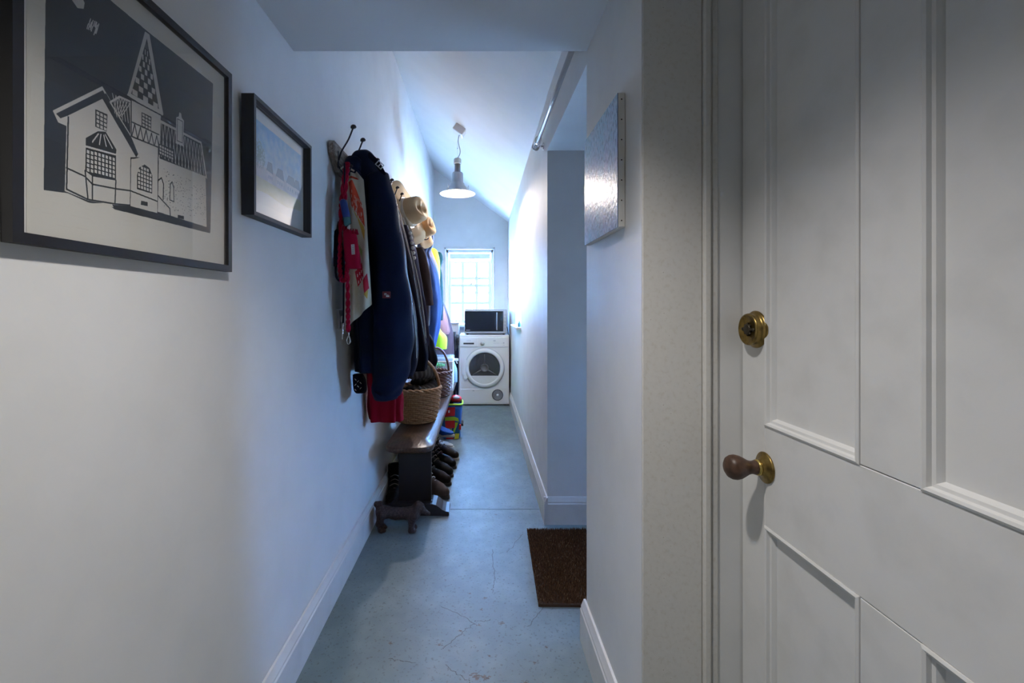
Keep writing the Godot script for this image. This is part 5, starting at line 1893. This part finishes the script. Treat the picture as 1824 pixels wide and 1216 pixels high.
func build_laundry_end() -> void:
	var f := 5.507
	var x0 := -0.189
	var x1 := 0.412
	var o := thing("tumble_dryer", "white front-loading tumble dryer at the end of the corridor", "dryer", p3(0.1115, 0, 5.8))
	var st := tool()
	bslab(st, x0, x1, 0.012, 0.85, f, 6.06, 0.008)
	part(st, "body", M.white_enamel, o)
	st = tool()
	bslab(st, x0 + 0.004, x1 - 0.004, 0.704, 0.822, f - 0.010, f + 0.01, 0.004)
	var pan := part(st, "control_panel", M.white_enamel, o)
	st = tool()
	bslab(st, x0 + 0.012, x0 + 0.222, 0.712, 0.814, f - 0.014, f, 0.003)
	var dr := part(st, "water_drawer", M.white_enamel, o)
	st = tool()
	bslab(st, x0 + 0.05, x0 + 0.178, 0.738, 0.757, f - 0.0155, f - 0.012, 0.001)
	part(st, "handle_slot", M.black_plastic, dr)
	st = tool()
	for k in 7:
		bslab(st, x0 + 0.088 + k * 0.0078, x0 + 0.0935 + k * 0.0078, 0.779, 0.7855, f - 0.0146, f - 0.0138, 0.0002)
	part(st, "lettering", M.grey_enamel, dr)
	st = tool(true)
	lathe(st, [Vector2(0.0001, 0.026), Vector2(0.019, 0.026), Vector2(0.0215, 0.023), Vector2(0.0225, 0.004), Vector2(0.026, 0.002), Vector2(0.026, 0.0)].map(func(q): return Vector2(q.x, q.y)), along(p3(0.091, 0.752, f - 0.010), Vector3.BACK), 28)
	part(st, "dial", M.silver_plastic, pan)
	st = tool()
	bslab(st, 0.088, 0.094, 0.745, 0.772, f - 0.0385, f - 0.036, 0.0005)
	part(st, "dial_mark", M.white_enamel, pan)
	st = tool()
	for e in [[0.222, 0.248, 0.775, 0.786], [0.336, 0.354, 0.748, 0.760], [0.222, 0.30, 0.750, 0.753], [0.305, 0.33, 0.750, 0.752], [0.338, 0.356, 0.727, 0.730]]:
		bslab(st, e[0], e[1], e[2], e[3], f - 0.0108, f - 0.0098, 0.0002)
	part(st, "printed_marks", M.grey_enamel, pan)
	# door: outer ring, inner ring, glass over a dark drum, white lower part
	var c := p3(0.115, 0.453, f)
	var xf := along(c, Vector3.BACK)
	st = tool(true)
	lathe(st, [Vector2(0.236, -0.004), Vector2(0.236, 0.012), Vector2(0.230, 0.024), Vector2(0.215, 0.032), Vector2(0.198, 0.034), Vector2(0.190, 0.030), Vector2(0.186, 0.020)], xf, 64)
	var door := part(st, "door", M.white_enamel, o)
	st = tool(true)
	lathe(st, [Vector2(0.243, -0.002), Vector2(0.243, 0.003), Vector2(0.236, 0.004)], xf, 64)
	part(st, "door_gap", M.grey_enamel, door)
	st = tool(true)
	lathe(st, [Vector2(0.187, 0.022), Vector2(0.184, 0.012), Vector2(0.170, 0.006), Vector2(0.075, 0.003), Vector2(0.0001, 0.002)], xf, 48)
	part(st, "drum", M.drum_metal if M.has("drum_metal") else mat("drum_metal", Color(0.06, 0.065, 0.075), 0.35, 0.6), door)
	st = tool(true)
	for k in 3:
		var a := PI / 2 + TAU * k / 3.0
		var dir := Vector3(cos(a), sin(a), 0)
		tube(st, [c + dir * 0.05 + Vector3(0, 0, 0.009), c + dir * 0.165 + Vector3(0, 0, 0.012)], [0.018, 0.010], 10, true, 0.5)
	lathe(st, [Vector2(0.052, 0.002), Vector2(0.05, 0.012), Vector2(0.036, 0.013), Vector2(0.032, 0.006), Vector2(0.0001, 0.006)], xf, 24)
	part(st, "drum_paddles", mat("paddle_grey", Color(0.13, 0.13, 0.14), 0.4), door)
	# lower white segment of the door disc
	st = tool()
	var seg := PackedVector2Array()
	for k in 25:
		var a := PI + asin(0.092 / 0.188) + (PI - 2.0 * asin(0.092 / 0.188)) * k / 24.0
		seg.append(Vector2(cos(a) * 0.188, sin(a) * 0.188))
	prism(st, seg, c + Vector3(0, 0, 0.004), Vector3.RIGHT, Vector3.UP, Vector3(0, 0, 0.024))
	part(st, "door_lower_panel", M.white_enamel, door)
	st = tool(true)
	lathe(st, [Vector2(0.186, 0.024), Vector2(0.15, 0.031), Vector2(0.08, 0.035), Vector2(0.0001, 0.036)], xf, 48)
	part(st, "door_glass", M.picture_glass, door)
	st = tool()
	var hp := PackedVector2Array()
	for k in 9:
		var a := PI - 0.42 + 0.95 * k / 8.0
		hp.append(Vector2(cos(a) * 0.272, sin(a) * 0.272))
	for k in 9:
		var a := PI + 0.53 - 0.95 * k / 8.0
		hp.append(Vector2(cos(a) * 0.228, sin(a) * 0.228))
	prism(st, hp, c + Vector3(0, 0, -0.002), Vector3.RIGHT, Vector3.UP, Vector3(0, 0, 0.024))
	part(st, "door_handle", M.white_enamel, door)
	# service flap with a round grille
	st = tool()
	bslab(st, x0 + 0.012, x1 - 0.012, 0.03, 0.200, f - 0.004, f + 0.01, 0.002)
	var flap := part(st, "service_flap", M.white_enamel, o)
	st = tool()
	bslab(st, -0.03, -0.006, 0.174, 0.184, f - 0.0048, f - 0.0038, 0.0002)
	part(st, "printed_mark", M.grey_enamel, flap)
	var g := along(p3(0.272, 0.128, f - 0.004), Vector3.BACK)
	st = tool(true)
	lathe(st, [Vector2(0.068, -0.001), Vector2(0.068, 0.002), Vector2(0.065, 0.003), Vector2(0.064, 0.001), Vector2(0.0001, 0.001)], g, 40)
	var gr := part(st, "grille", M.grille_grey if M.has("grille_grey") else mat("grille_grey", Color(0.10, 0.10, 0.12), 0.5), flap)
	for r in [0.055, 0.045, 0.035, 0.025]:
		st = tool(true)
		lathe(st, [Vector2(r, 0.001), Vector2(r, 0.004), Vector2(r - 0.004, 0.004), Vector2(r - 0.004, 0.001)], g, 36)
		part(st, "grille_ring", M.grey_enamel, gr)
	st = tool(true)
	lathe(st, [Vector2(0.015, 0.001), Vector2(0.014, 0.005), Vector2(0.0001, 0.0055)], g, 24)
	part(st, "grille_boss", M.white_enamel, gr)
	for x in [x0 + 0.05, x1 - 0.05]:
		for d in [f + 0.05, 6.0]:
			st = tool(true)
			lathe(st, [Vector2(0.0001, 0.0), Vector2(0.02, 0.0), Vector2(0.02, 0.02), Vector2(0.0001, 0.02)], Transform3D(Basis(), p3(x, 0, d)), 12)
			part(st, "foot", M.black_plastic, o)
	# microwave on top
	var mf := 5.535
	o = thing("microwave", "silver microwave with dark glass door standing on the dryer", "microwave", p3(0.1285, 0.85, 5.7))
	st = tool()
	bslab(st, -0.128, 0.385, 0.866, 1.160, mf, 5.93, 0.008)
	part(st, "body", M.silver_plastic, o)
	st = tool()
	bslab(st, -0.122, 0.342, 0.892, 1.136, mf - 0.012, mf + 0.004, 0.004)
	var md := part(st, "door", M.black_glass, o)
	st = tool()
	bslab(st, 0.258, 0.270, 0.908, 1.122, mf - 0.034, mf - 0.022, 0.003)
	for y in [0.925, 1.105]:
		bslab(st, 0.260, 0.268, y - 0.005, y + 0.005, mf - 0.024, mf - 0.010, 0.001)
	part(st, "handle", M.chrome, md)
	st = tool()
	for k in 6:
		bslab(st, -0.106 + k * 0.008, -0.1005 + k * 0.008, 0.903, 0.909, mf - 0.0126, mf - 0.0118, 0.0001)
	part(st, "lettering", M.white_plastic, md)
	st = tool()
	bslab(st, 0.348, 0.378, 0.892, 1.136, mf - 0.006, mf + 0.004, 0.002)
	var cp := part(st, "control_strip", M.silver_plastic, o)
	for k in 5:
		st = tool()
		bslab(st, 0.352, 0.374, 0.91 + k * 0.042, 0.935 + k * 0.042, mf - 0.009, mf - 0.004, 0.002)
		part(st, "button", M.grey_enamel, cp)
	for x in [-0.09, 0.35]:
		for d in [mf + 0.04, 5.88]:
			st = tool(true)
			lathe(st, [Vector2(0.0001, 0.0), Vector2(0.014, 0.0), Vector2(0.014, 0.018), Vector2(0.0001, 0.018)], Transform3D(Basis(), p3(x, 0.85, d)), 12)
			part(st, "foot", M.black_plastic, o)
	o = thing("appliance_cord", "black cord looping down beside the dryer by the right wall", "cord", p3(0.41, 0.86, 5.8))
	st = tool(true)
	tube(st, curve([p3(0.386, 0.95, 5.75), p3(0.402, 0.93, 5.73), p3(0.416, 0.84, 5.70), p3(0.420, 0.60, 5.72), p3(0.421, 0.2, 5.80)], 8), 0.004, 8)
	part(st, "cable", M.black_plastic, o)
	# white cupboard with a worktop beside the dryer
	o = thing("wall_cupboard", "low white cupboard with a ledge under the sash window", "cupboard", p3(-0.36, 0.79, 5.93))
	st = tool()
	bslab(st, -0.50, -0.205, 0.795, 0.972, 5.76, 6.11, 0.004)
	part(st, "body", M.gloss_white, o)
	st = tool()
	bslab(st, -0.51, -0.198, 0.972, 0.992, 5.742, 6.015, 0.004)
	part(st, "worktop", M.white_plastic, o)
	st = tool()
	bslab(st, -0.49, -0.215, 0.806, 0.960, 5.752, 5.764, 0.003)
	part(st, "door", M.gloss_white, o)
	for e in [[0.735, 0.014], [0.690, 0.011]]:
		var pp := thing("water_pipe", "thicker grey pipe along the end wall" if e[1] > 0.012 else "thinner lower grey pipe along the end wall", "pipe", p3(-0.36, e[0], 6.08))
		st = tool(true)
		tube(st, [p3(-0.49, e[0], 6.08), p3(-0.20, e[0], 6.08)], e[1], 10)
		part(st, "pipe_run", M.grey_enamel, pp)
		for x in [-0.45, -0.25]:
			st = tool()
			bslab(st, x - 0.008, x + 0.008, e[0] - e[1] - 0.003, e[0] + e[1] + 0.003, 6.075, 6.119, 0.002)
			part(st, "clip", M.white_plastic, pp)
	# sticks and umbrellas in the gap
	for e in [["umbrella", "black furled umbrella upright beside the dryer, nearest the bench", -0.236, 5.33, 0.90, 0.021, M.black_cloth], ["umbrella", "dark furled umbrella upright in the gap, close to the dryer", -0.208, 5.40, 0.86, 0.018, M.navy_dark]]:
		var u := thing(e[0], e[1], "umbrella", p3(e[2], 0, e[3]), "umbrellas in the gap")
		st = tool(true)
		tube(st, [p3(e[2], 0.06, e[3]), p3(e[2], 0.10, e[3]), p3(e[2], 0.35, e[3]), p3(e[2], 0.66, e[3]), p3(e[2], 0.70, e[3])], [0.006, 0.012, e[5], e[5] * 0.9, 0.008], 12)
		part(st, "canopy", e[6], u)
		st = tool(true)
		tube(st, [p3(e[2], 0.0, e[3]), p3(e[2], 0.07, e[3])], 0.005, 8)
		part(st, "ferrule", M.chrome, u)
		st = tool(true)
		tube(st, [p3(e[2], 0.70, e[3]), p3(e[2], e[4] - 0.06, e[3]), p3(e[2], e[4], e[3])], [0.006, 0.013, 0.015], 12)
		part(st, "handle", M.black_plastic, u)
	# patterned shopping bag on the floor
	patterned_bag()


func patterned_bag() -> void:
	var o := thing("shopping_bag", "brightly patterned red blue and lime shopping bag beside the bench", "bag", p3(-0.215, 0, 4.2))
	var st := tool(true)
	var rings := []
	for e in [[0.0, 0.075, 0.075], [0.01, 0.082, 0.085], [0.12, 0.088, 0.095], [0.24, 0.096, 0.10], [0.315, 0.102, 0.10], [0.315, 0.098, 0.096], [0.22, 0.092, 0.094]]:
		var ring := PackedVector3Array()
		for k in 40:
			var a := TAU * k / 40
			var cx := signf(cos(a)) * pow(absf(cos(a)), 0.35)
			var cz := signf(sin(a)) * pow(absf(sin(a)), 0.35)
			var s := 1.0 + 0.02 * sin(a * 5.0 + e[0] * 30.0)
			ring.append(p3(-0.215 + cx * e[1] * s, e[0], 4.2 + cz * e[2] * s))
		rings.append(ring)
	loft(st, rings)
	part(st, "shell", M.bag_blue, o)
	# printed patches, each a sewn-on piece on the near face
	for e in [["bag_red", [[-0.325, 0.205], [-0.235, 0.215], [-0.232, 0.292], [-0.330, 0.285]]], ["bag_red", [[-0.318, 0.10], [-0.235, 0.105], [-0.236, 0.172], [-0.322, 0.165]]], ["bag_green", [[-0.325, 0.170], [-0.24, 0.172], [-0.20, 0.16], [-0.205, 0.19], [-0.24, 0.204], [-0.325, 0.199]]], ["bag_green", [[-0.232, 0.155], [-0.205, 0.150], [-0.225, 0.10], [-0.24, 0.06], [-0.258, 0.065], [-0.235, 0.11]]], ["bag_red", [[-0.312, 0.006], [-0.25, 0.006], [-0.24, 0.05], [-0.315, 0.058]]], ["bag_yellow", [[-0.24, 0.006], [-0.20, 0.008], [-0.195, 0.05], [-0.232, 0.052]]], ["bag_green", [[-0.315, 0.06], [-0.265, 0.055], [-0.262, 0.095], [-0.318, 0.095]]], ["bag_red", [[-0.20, 0.09], [-0.175, 0.09], [-0.172, 0.13], [-0.195, 0.135]]], ["bag_yellow", [[-0.172, 0.07], [-0.158, 0.07], [-0.152, 0.13], [-0.168, 0.13]]], ["mount", [[-0.295, 0.24], [-0.28, 0.242], [-0.28, 0.265], [-0.296, 0.262]]]]:
		st = tool()
		var poly := PackedVector2Array(e[1].map(func(q): return Vector2(minf(q[0] + 0.055, -0.125), q[1])))
		prism(st, poly, p3(0, 0, 4.118 if e[0] != "mount" else 4.0945), Vector3.RIGHT, Vector3.UP, Vector3(0, 0, 0.023 if e[0] != "mount" else 0.001))
		part(st, "patch", M[e[0]], o)
	st = tool(true)
	var pts := []
	for k in 41:
		var a := TAU * k / 40
		var cx := signf(cos(a)) * pow(absf(cos(a)), 0.35)
		var cz := signf(sin(a)) * pow(absf(sin(a)), 0.35)
		pts.append(p3(-0.215 + cx * 0.101, 0.312, 4.2 + cz * 0.1))
	tube(st, pts, 0.009, 8, false)
	part(st, "top_band", M.bag_green, o)
	for e in [["toy_truck", "red and grey toy sticking out of the patterned bag", M.bag_red, [-0.175, 0.345, 4.20], [0.055, 0.035, 0.05]], ["rolled_cloth", "dark rolled cloth filling the patterned bag", M.black_cloth, [-0.25, 0.305, 4.2], [0.055, 0.035, 0.07]]]:
		var t := thing(e[0], e[1], "toy" if e[0] == "toy_truck" else "cloth", p3(e[3][0], e[3][1] - e[4][1], e[3][2]))
		st = tool(true)
		ball(st, p3(e[3][0], e[3][1], e[3][2]), Vector3(e[4][0], e[4][1], e[4][2]), 18, 10)
		part(st, "body", e[2], t)
		if e[0] == "toy_truck":
			st = tool(true)
			ball(st, p3(-0.17, 0.362, 4.165), Vector3(0.032, 0.016, 0.018), 12, 8)
			part(st, "cab_window", M.grey_enamel, t)


# ---------------------------------------------------------------- the rest

func build_small_things() -> void:
	# light switch on the left wall
	var d0 := 2.01
	var y := 1.135
	var w := wall_x(y, d0 + 0.04)
	var o := thing("light_switch", "pale metal double light switch on the left wall near the coats", "light switch", p3(w + 0.004, y - 0.043, d0 + 0.043))
	var st := tool()
	bslab(st, w - 0.002, w + 0.010, y - 0.043, y + 0.043, d0, d0 + 0.086, 0.002)
	part(st, "plate", M.switch_plate, o)
	for k in 2:
		st = tool()
		bevel_box(st, p3(w + 0.011, y, d0 + 0.031 + k * 0.024), Vector3(0.008, 0.026, 0.016), 0.002, Basis(Vector3.BACK, 0.22 if k else -0.22))
		part(st, "rocker", M.white_plastic, o)
	# dog leads and umbrellas on the nearest hook
	var hx := wall_x(1.8, 2.0) + 0.075
	o = thing("dog_lead", "red braided rope dog lead with a steel clip on the nearest hook", "dog lead", p3(-0.56, 1.03, 1.96), "dog leads on the nearest hook")
	st = tool(true)
	for s in 2:
		var pts := []
		var path := curve([p3(-0.566, 1.62, 1.935), p3(hx - 0.012, 1.79, 1.985), p3(hx - 0.006, 1.815, 2.0), p3(hx - 0.002, 1.79, 1.985), p3(-0.555, 1.62, 1.945), p3(-0.548, 1.48, 1.94), p3(-0.540, 1.30, 1.94), p3(-0.537, 1.16, 1.935), p3(-0.535, 1.085, 1.93)], 24)
		for i in path.size():
			var a := i * 0.55 + s * PI
			pts.append(path[i] + Vector3(cos(a), 0.0, sin(a)) * 0.0042)
		tube(st, pts, 0.0058, 6)
	for s in 2:
		var pts := []
		var path := curve([p3(-0.566, 1.62, 1.935), p3(-0.570, 1.45, 1.935), p3(-0.572, 1.36, 1.935), p3(-0.562, 1.30, 1.935), p3(-0.546, 1.31, 1.935), p3(-0.541, 1.36, 1.937)], 20)
		for i in path.size():
			var a := i * 0.55 + s * PI
			pts.append(path[i] + Vector3(cos(a), 0.0, sin(a)) * 0.0042)
		tube(st, pts, 0.0058, 6)
	part(st, "rope", M.crimson, o)
	st = tool(true)
	tube(st, curve([p3(-0.535, 1.09, 1.93), p3(-0.533, 1.07, 1.93), p3(-0.541, 1.05, 1.93), p3(-0.536, 1.033, 1.93), p3(-0.527, 1.04, 1.93), p3(-0.528, 1.055, 1.93), p3(-0.533, 1.07, 1.93)], 6), 0.0032, 8)
	part(st, "clip", M.chrome, o)
	st = tool(true)
	ball(st, p3(-0.535, 1.10, 1.932), Vector3(0.011, 0.018, 0.011), 12, 8)
	part(st, "knot", M.crimson, o)
	o = thing("dog_lead", "black webbing dog lead with a trigger clip behind the red rope", "dog lead", p3(-0.575, 1.045, 1.975), "dog leads on the nearest hook")
	st = tool(true)
	tube(st, curve([p3(-0.560, 1.805, 1.965), p3(-0.558, 1.6, 1.960), p3(-0.562, 1.35, 1.962), p3(-0.565, 1.15, 1.965), p3(-0.567, 1.12, 1.965)], 8), 0.0095, 8, true, 0.3)
	part(st, "strap", M.navy_webbing, o)
	st = tool(true)
	tube(st, [p3(-0.567, 1.12, 1.965), p3(-0.568, 1.105, 1.965), p3(-0.569, 1.075, 1.965), p3(-0.570, 1.05, 1.965)], [0.007, 0.0055, 0.004, 0.006], 8)
	part(st, "clip", M.chrome, o)
	umbrella_small("folding_umbrella", "red folding umbrella with a blue handle hanging on the nearest hook", p3(-0.520, 1.49, 1.930), M.crimson, M.blue_plastic, true)
	umbrella_small("folding_umbrella", "dark navy folding umbrella against the wall behind the leads", p3(-0.584, 1.50, 1.955), M.navy_dark, M.black_plastic, false)
	# curtain pole over the entrance recess
	o = thing("curtain_pole", "pale metal curtain pole with a clear finial above the entrance recess", "curtain pole", p3(0.354, 2.12, 2.1))
	st = tool(true)
	tube(st, [p3(0.350, 2.115, 1.60), p3(0.354, 2.122, 2.60)], 0.0105, 16)
	part(st, "pole", M.pipe_white, o)
	st = tool(true)
	lathe(st, [Vector2(0.012, -0.055), Vector2(0.019, -0.055), Vector2(0.020, -0.045), Vector2(0.0195, 0.035), Vector2(0.012, 0.04)], along(p3(0.354, 2.122, 2.60), Vector3(0, 0, -1)), 20)
	part(st, "finial_sleeve", M.acrylic, o)
	st = tool(true)
	lathe(st, [Vector2(0.009, 0.035), Vector2(0.018, 0.040), Vector2(0.018, 0.052), Vector2(0.010, 0.055), Vector2(0.021, 0.060), Vector2(0.023, 0.075), Vector2(0.018, 0.086), Vector2(0.0001, 0.088)], along(p3(0.354, 2.122, 2.60), Vector3(0, 0, -1)), 20)
	part(st, "finial", M.silver_plastic, o)
	st = tool(true)
	tube(st, [p3(0.354, 2.122, 2.66), p3(0.40, 2.122, 2.66)], 0.006, 10)
	lathe(st, [Vector2(0.0001, 0.006), Vector2(0.02, 0.006), Vector2(0.021, 0.0)], along(p3(right_x(2.66) + 0.001, 2.122, 2.66), Vector3.LEFT), 16)
	part(st, "bracket", M.chrome, o)
	# coir doormat
	o = thing("doormat", "dark brown coir doormat in the entrance recess", "doormat", p3(0.6, 0, 2.12))
	st = tool()
	hexa(st, [p3(0.252, 0.0, 1.815), p3(0.95, 0.0, 1.80), p3(0.95, 0.011, 1.80), p3(0.252, 0.011, 1.815), p3(0.276, 0.0, 2.425), p3(0.97, 0.0, 2.41), p3(0.97, 0.011, 2.41), p3(0.276, 0.011, 2.425)])
	part(st, "backing", M.coir_base, o)
	var blade := tool()
	for a in [0.0, 2.09, 4.19]:
		var u := Vector3(cos(a), 0, sin(a)) * 0.0016
		tri(blade, u, -u, Vector3(0.002, 0.015, 0.001))
	blade.generate_normals()
	var bm := blade.commit()
	bm.surface_set_material(0, M.coir)
	var mm := MultiMesh.new()
	mm.transform_format = MultiMesh.TRANSFORM_3D
	mm.use_colors = true
	mm.mesh = bm
	mm.instance_count = 26000
	var rng := RandomNumberGenerator.new()
	rng.seed = 404
	for i in 26000:
		var t := rng.randf()
		var dd := lerpf(1.817, 2.423, rng.randf())
		var xx := lerpf(lerpf(0.252, 0.276, (dd - 1.815) / 0.61), 0.80, t)
		var bs := Basis(Vector3.UP, rng.randf() * TAU) * Basis(Vector3.RIGHT, rng.randf_range(-0.5, 0.5))
		mm.set_instance_transform(i, Transform3D(bs.scaled(Vector3.ONE * rng.randf_range(0.7, 1.15)), p3(xx, 0.008, dd)))
		var k := rng.randf()
		var col := Color(0.075, 0.034, 0.018).lerp(Color(0.27, 0.14, 0.07), k * k)
		if rng.randf() < 0.03:
			col = Color(0.45, 0.32, 0.2)
		mm.set_instance_color(i, col)
	var mi := MultiMeshInstance3D.new()
	mi.name = "coir_pile"
	mi.multimesh = mm
	mi.set_meta("kind", "stuff")
	o.add_child(mi)
	mi.position = -o.position
	# small bottle on the right sill
	o = thing("small_bottle", "small teal bottle on the right window sill", "bottle", p3(0.41, 1.003, 4.22))
	st = tool(true)
	lathe(st, [Vector2(0.0001, 0.0), Vector2(0.016, 0.0), Vector2(0.016, 0.035), Vector2(0.006, 0.045), Vector2(0.006, 0.055), Vector2(0.0001, 0.055)], Transform3D(Basis(), o.position), 14)
	part(st, "body", M.teal_bottle, o)


func umbrella_small(called: String, label: String, at: Vector3, c: Material, h: Material, bright: bool) -> void:
	var o := thing(called, label, "umbrella", at - Vector3(0, 0.14, 0), "folding umbrellas on the nearest hook")
	var st := tool(true)
	var w := 0.031 if bright else 0.019
	var rings := []
	for e in [[-0.14, 0.86], [-0.137, 0.98], [-0.08, 1.02], [-0.01, 0.97], [0.012, 0.88], [0.02, 0.5]]:
		var ring := PackedVector3Array()
		for k in 32:
			var a := TAU * k / 32
			var s: float = e[1] * w * (1.0 + 0.06 * sin(a * 6.0 + e[0] * 20.0))
			ring.append(at + Vector3(cos(a) * s + (-e[0] - 0.06) * 0.12 * (1.0 if bright else 0.0), e[0], sin(a) * s * 0.85))
		rings.append(ring)
	loft(st, rings)
	part(st, "canopy", c, o)
	if bright:
		st = tool(true)
		for k in 12:
			var a := TAU * k / 12
			tube(st, [at + Vector3(cos(a) * 0.024, 0.005, sin(a) * 0.02), at + Vector3(cos(a) * 0.022, 0.026, sin(a) * 0.018)], [0.006, 0.002], 5)
		part(st, "frill", c, o)
		st = tool(true)
		tube(st, [at + Vector3(-0.010, 0.015, 0), at + Vector3(-0.014, 0.05, 0)], 0.008, 10)
		part(st, "shaft", M.chrome, o)
		st = tool(true)
		tube(st, [at + Vector3(-0.014, 0.045, 0), at + Vector3(-0.017, 0.05, 0), at + Vector3(-0.02, 0.075, 0)], [0.0155, 0.0165, 0.0165], 14)
		part(st, "collar", M.teal_bottle, o)
		st = tool(true)
		tube(st, [at + Vector3(-0.02, 0.075, 0), at + Vector3(-0.026, 0.10, 0), at + Vector3(-0.036, 0.145, 0), at + Vector3(-0.038, 0.152, 0)], [0.016, 0.0165, 0.015, 0.008], 14)
		part(st, "handle", h, o)
		st = tool()
		bevel_box(st, at + Vector3(0.013, -0.062, 0.0275), Vector3(0.014, 0.042, 0.002), 0.0005, Basis(Vector3.BACK, 0.06))
		var lb := tag(part(st, "label_tag", M.mount, o), "small white sewn label")
		st = tool()
		for k in 5:
			bevel_box(st, at + Vector3(0.0135, -0.047 - k * 0.0075, 0.0288), Vector3(0.007, 0.004, 0.0006), 0.0001)
		part(st, "label_print", M.grey_enamel, lb)
	else:
		st = tool(true)
		tube(st, [at + Vector3(0, 0.015, 0), at + Vector3(0.004, 0.035, 0), at + Vector3(0.008, 0.052, 0)], [0.008, 0.010, 0.010], 10)
		part(st, "handle", h, o)
		st = tool(true)
		tube(st, curve([at + Vector3(-0.012, -0.13, 0), at + Vector3(-0.008, -0.18, 0.005), at + Vector3(0.010, -0.20, 0.008), at + Vector3(0.022, -0.175, 0.008), at + Vector3(0.014, -0.135, 0.0)], 6), 0.0045, 8)
		part(st, "wrist_strap", M.navy_webbing, o)
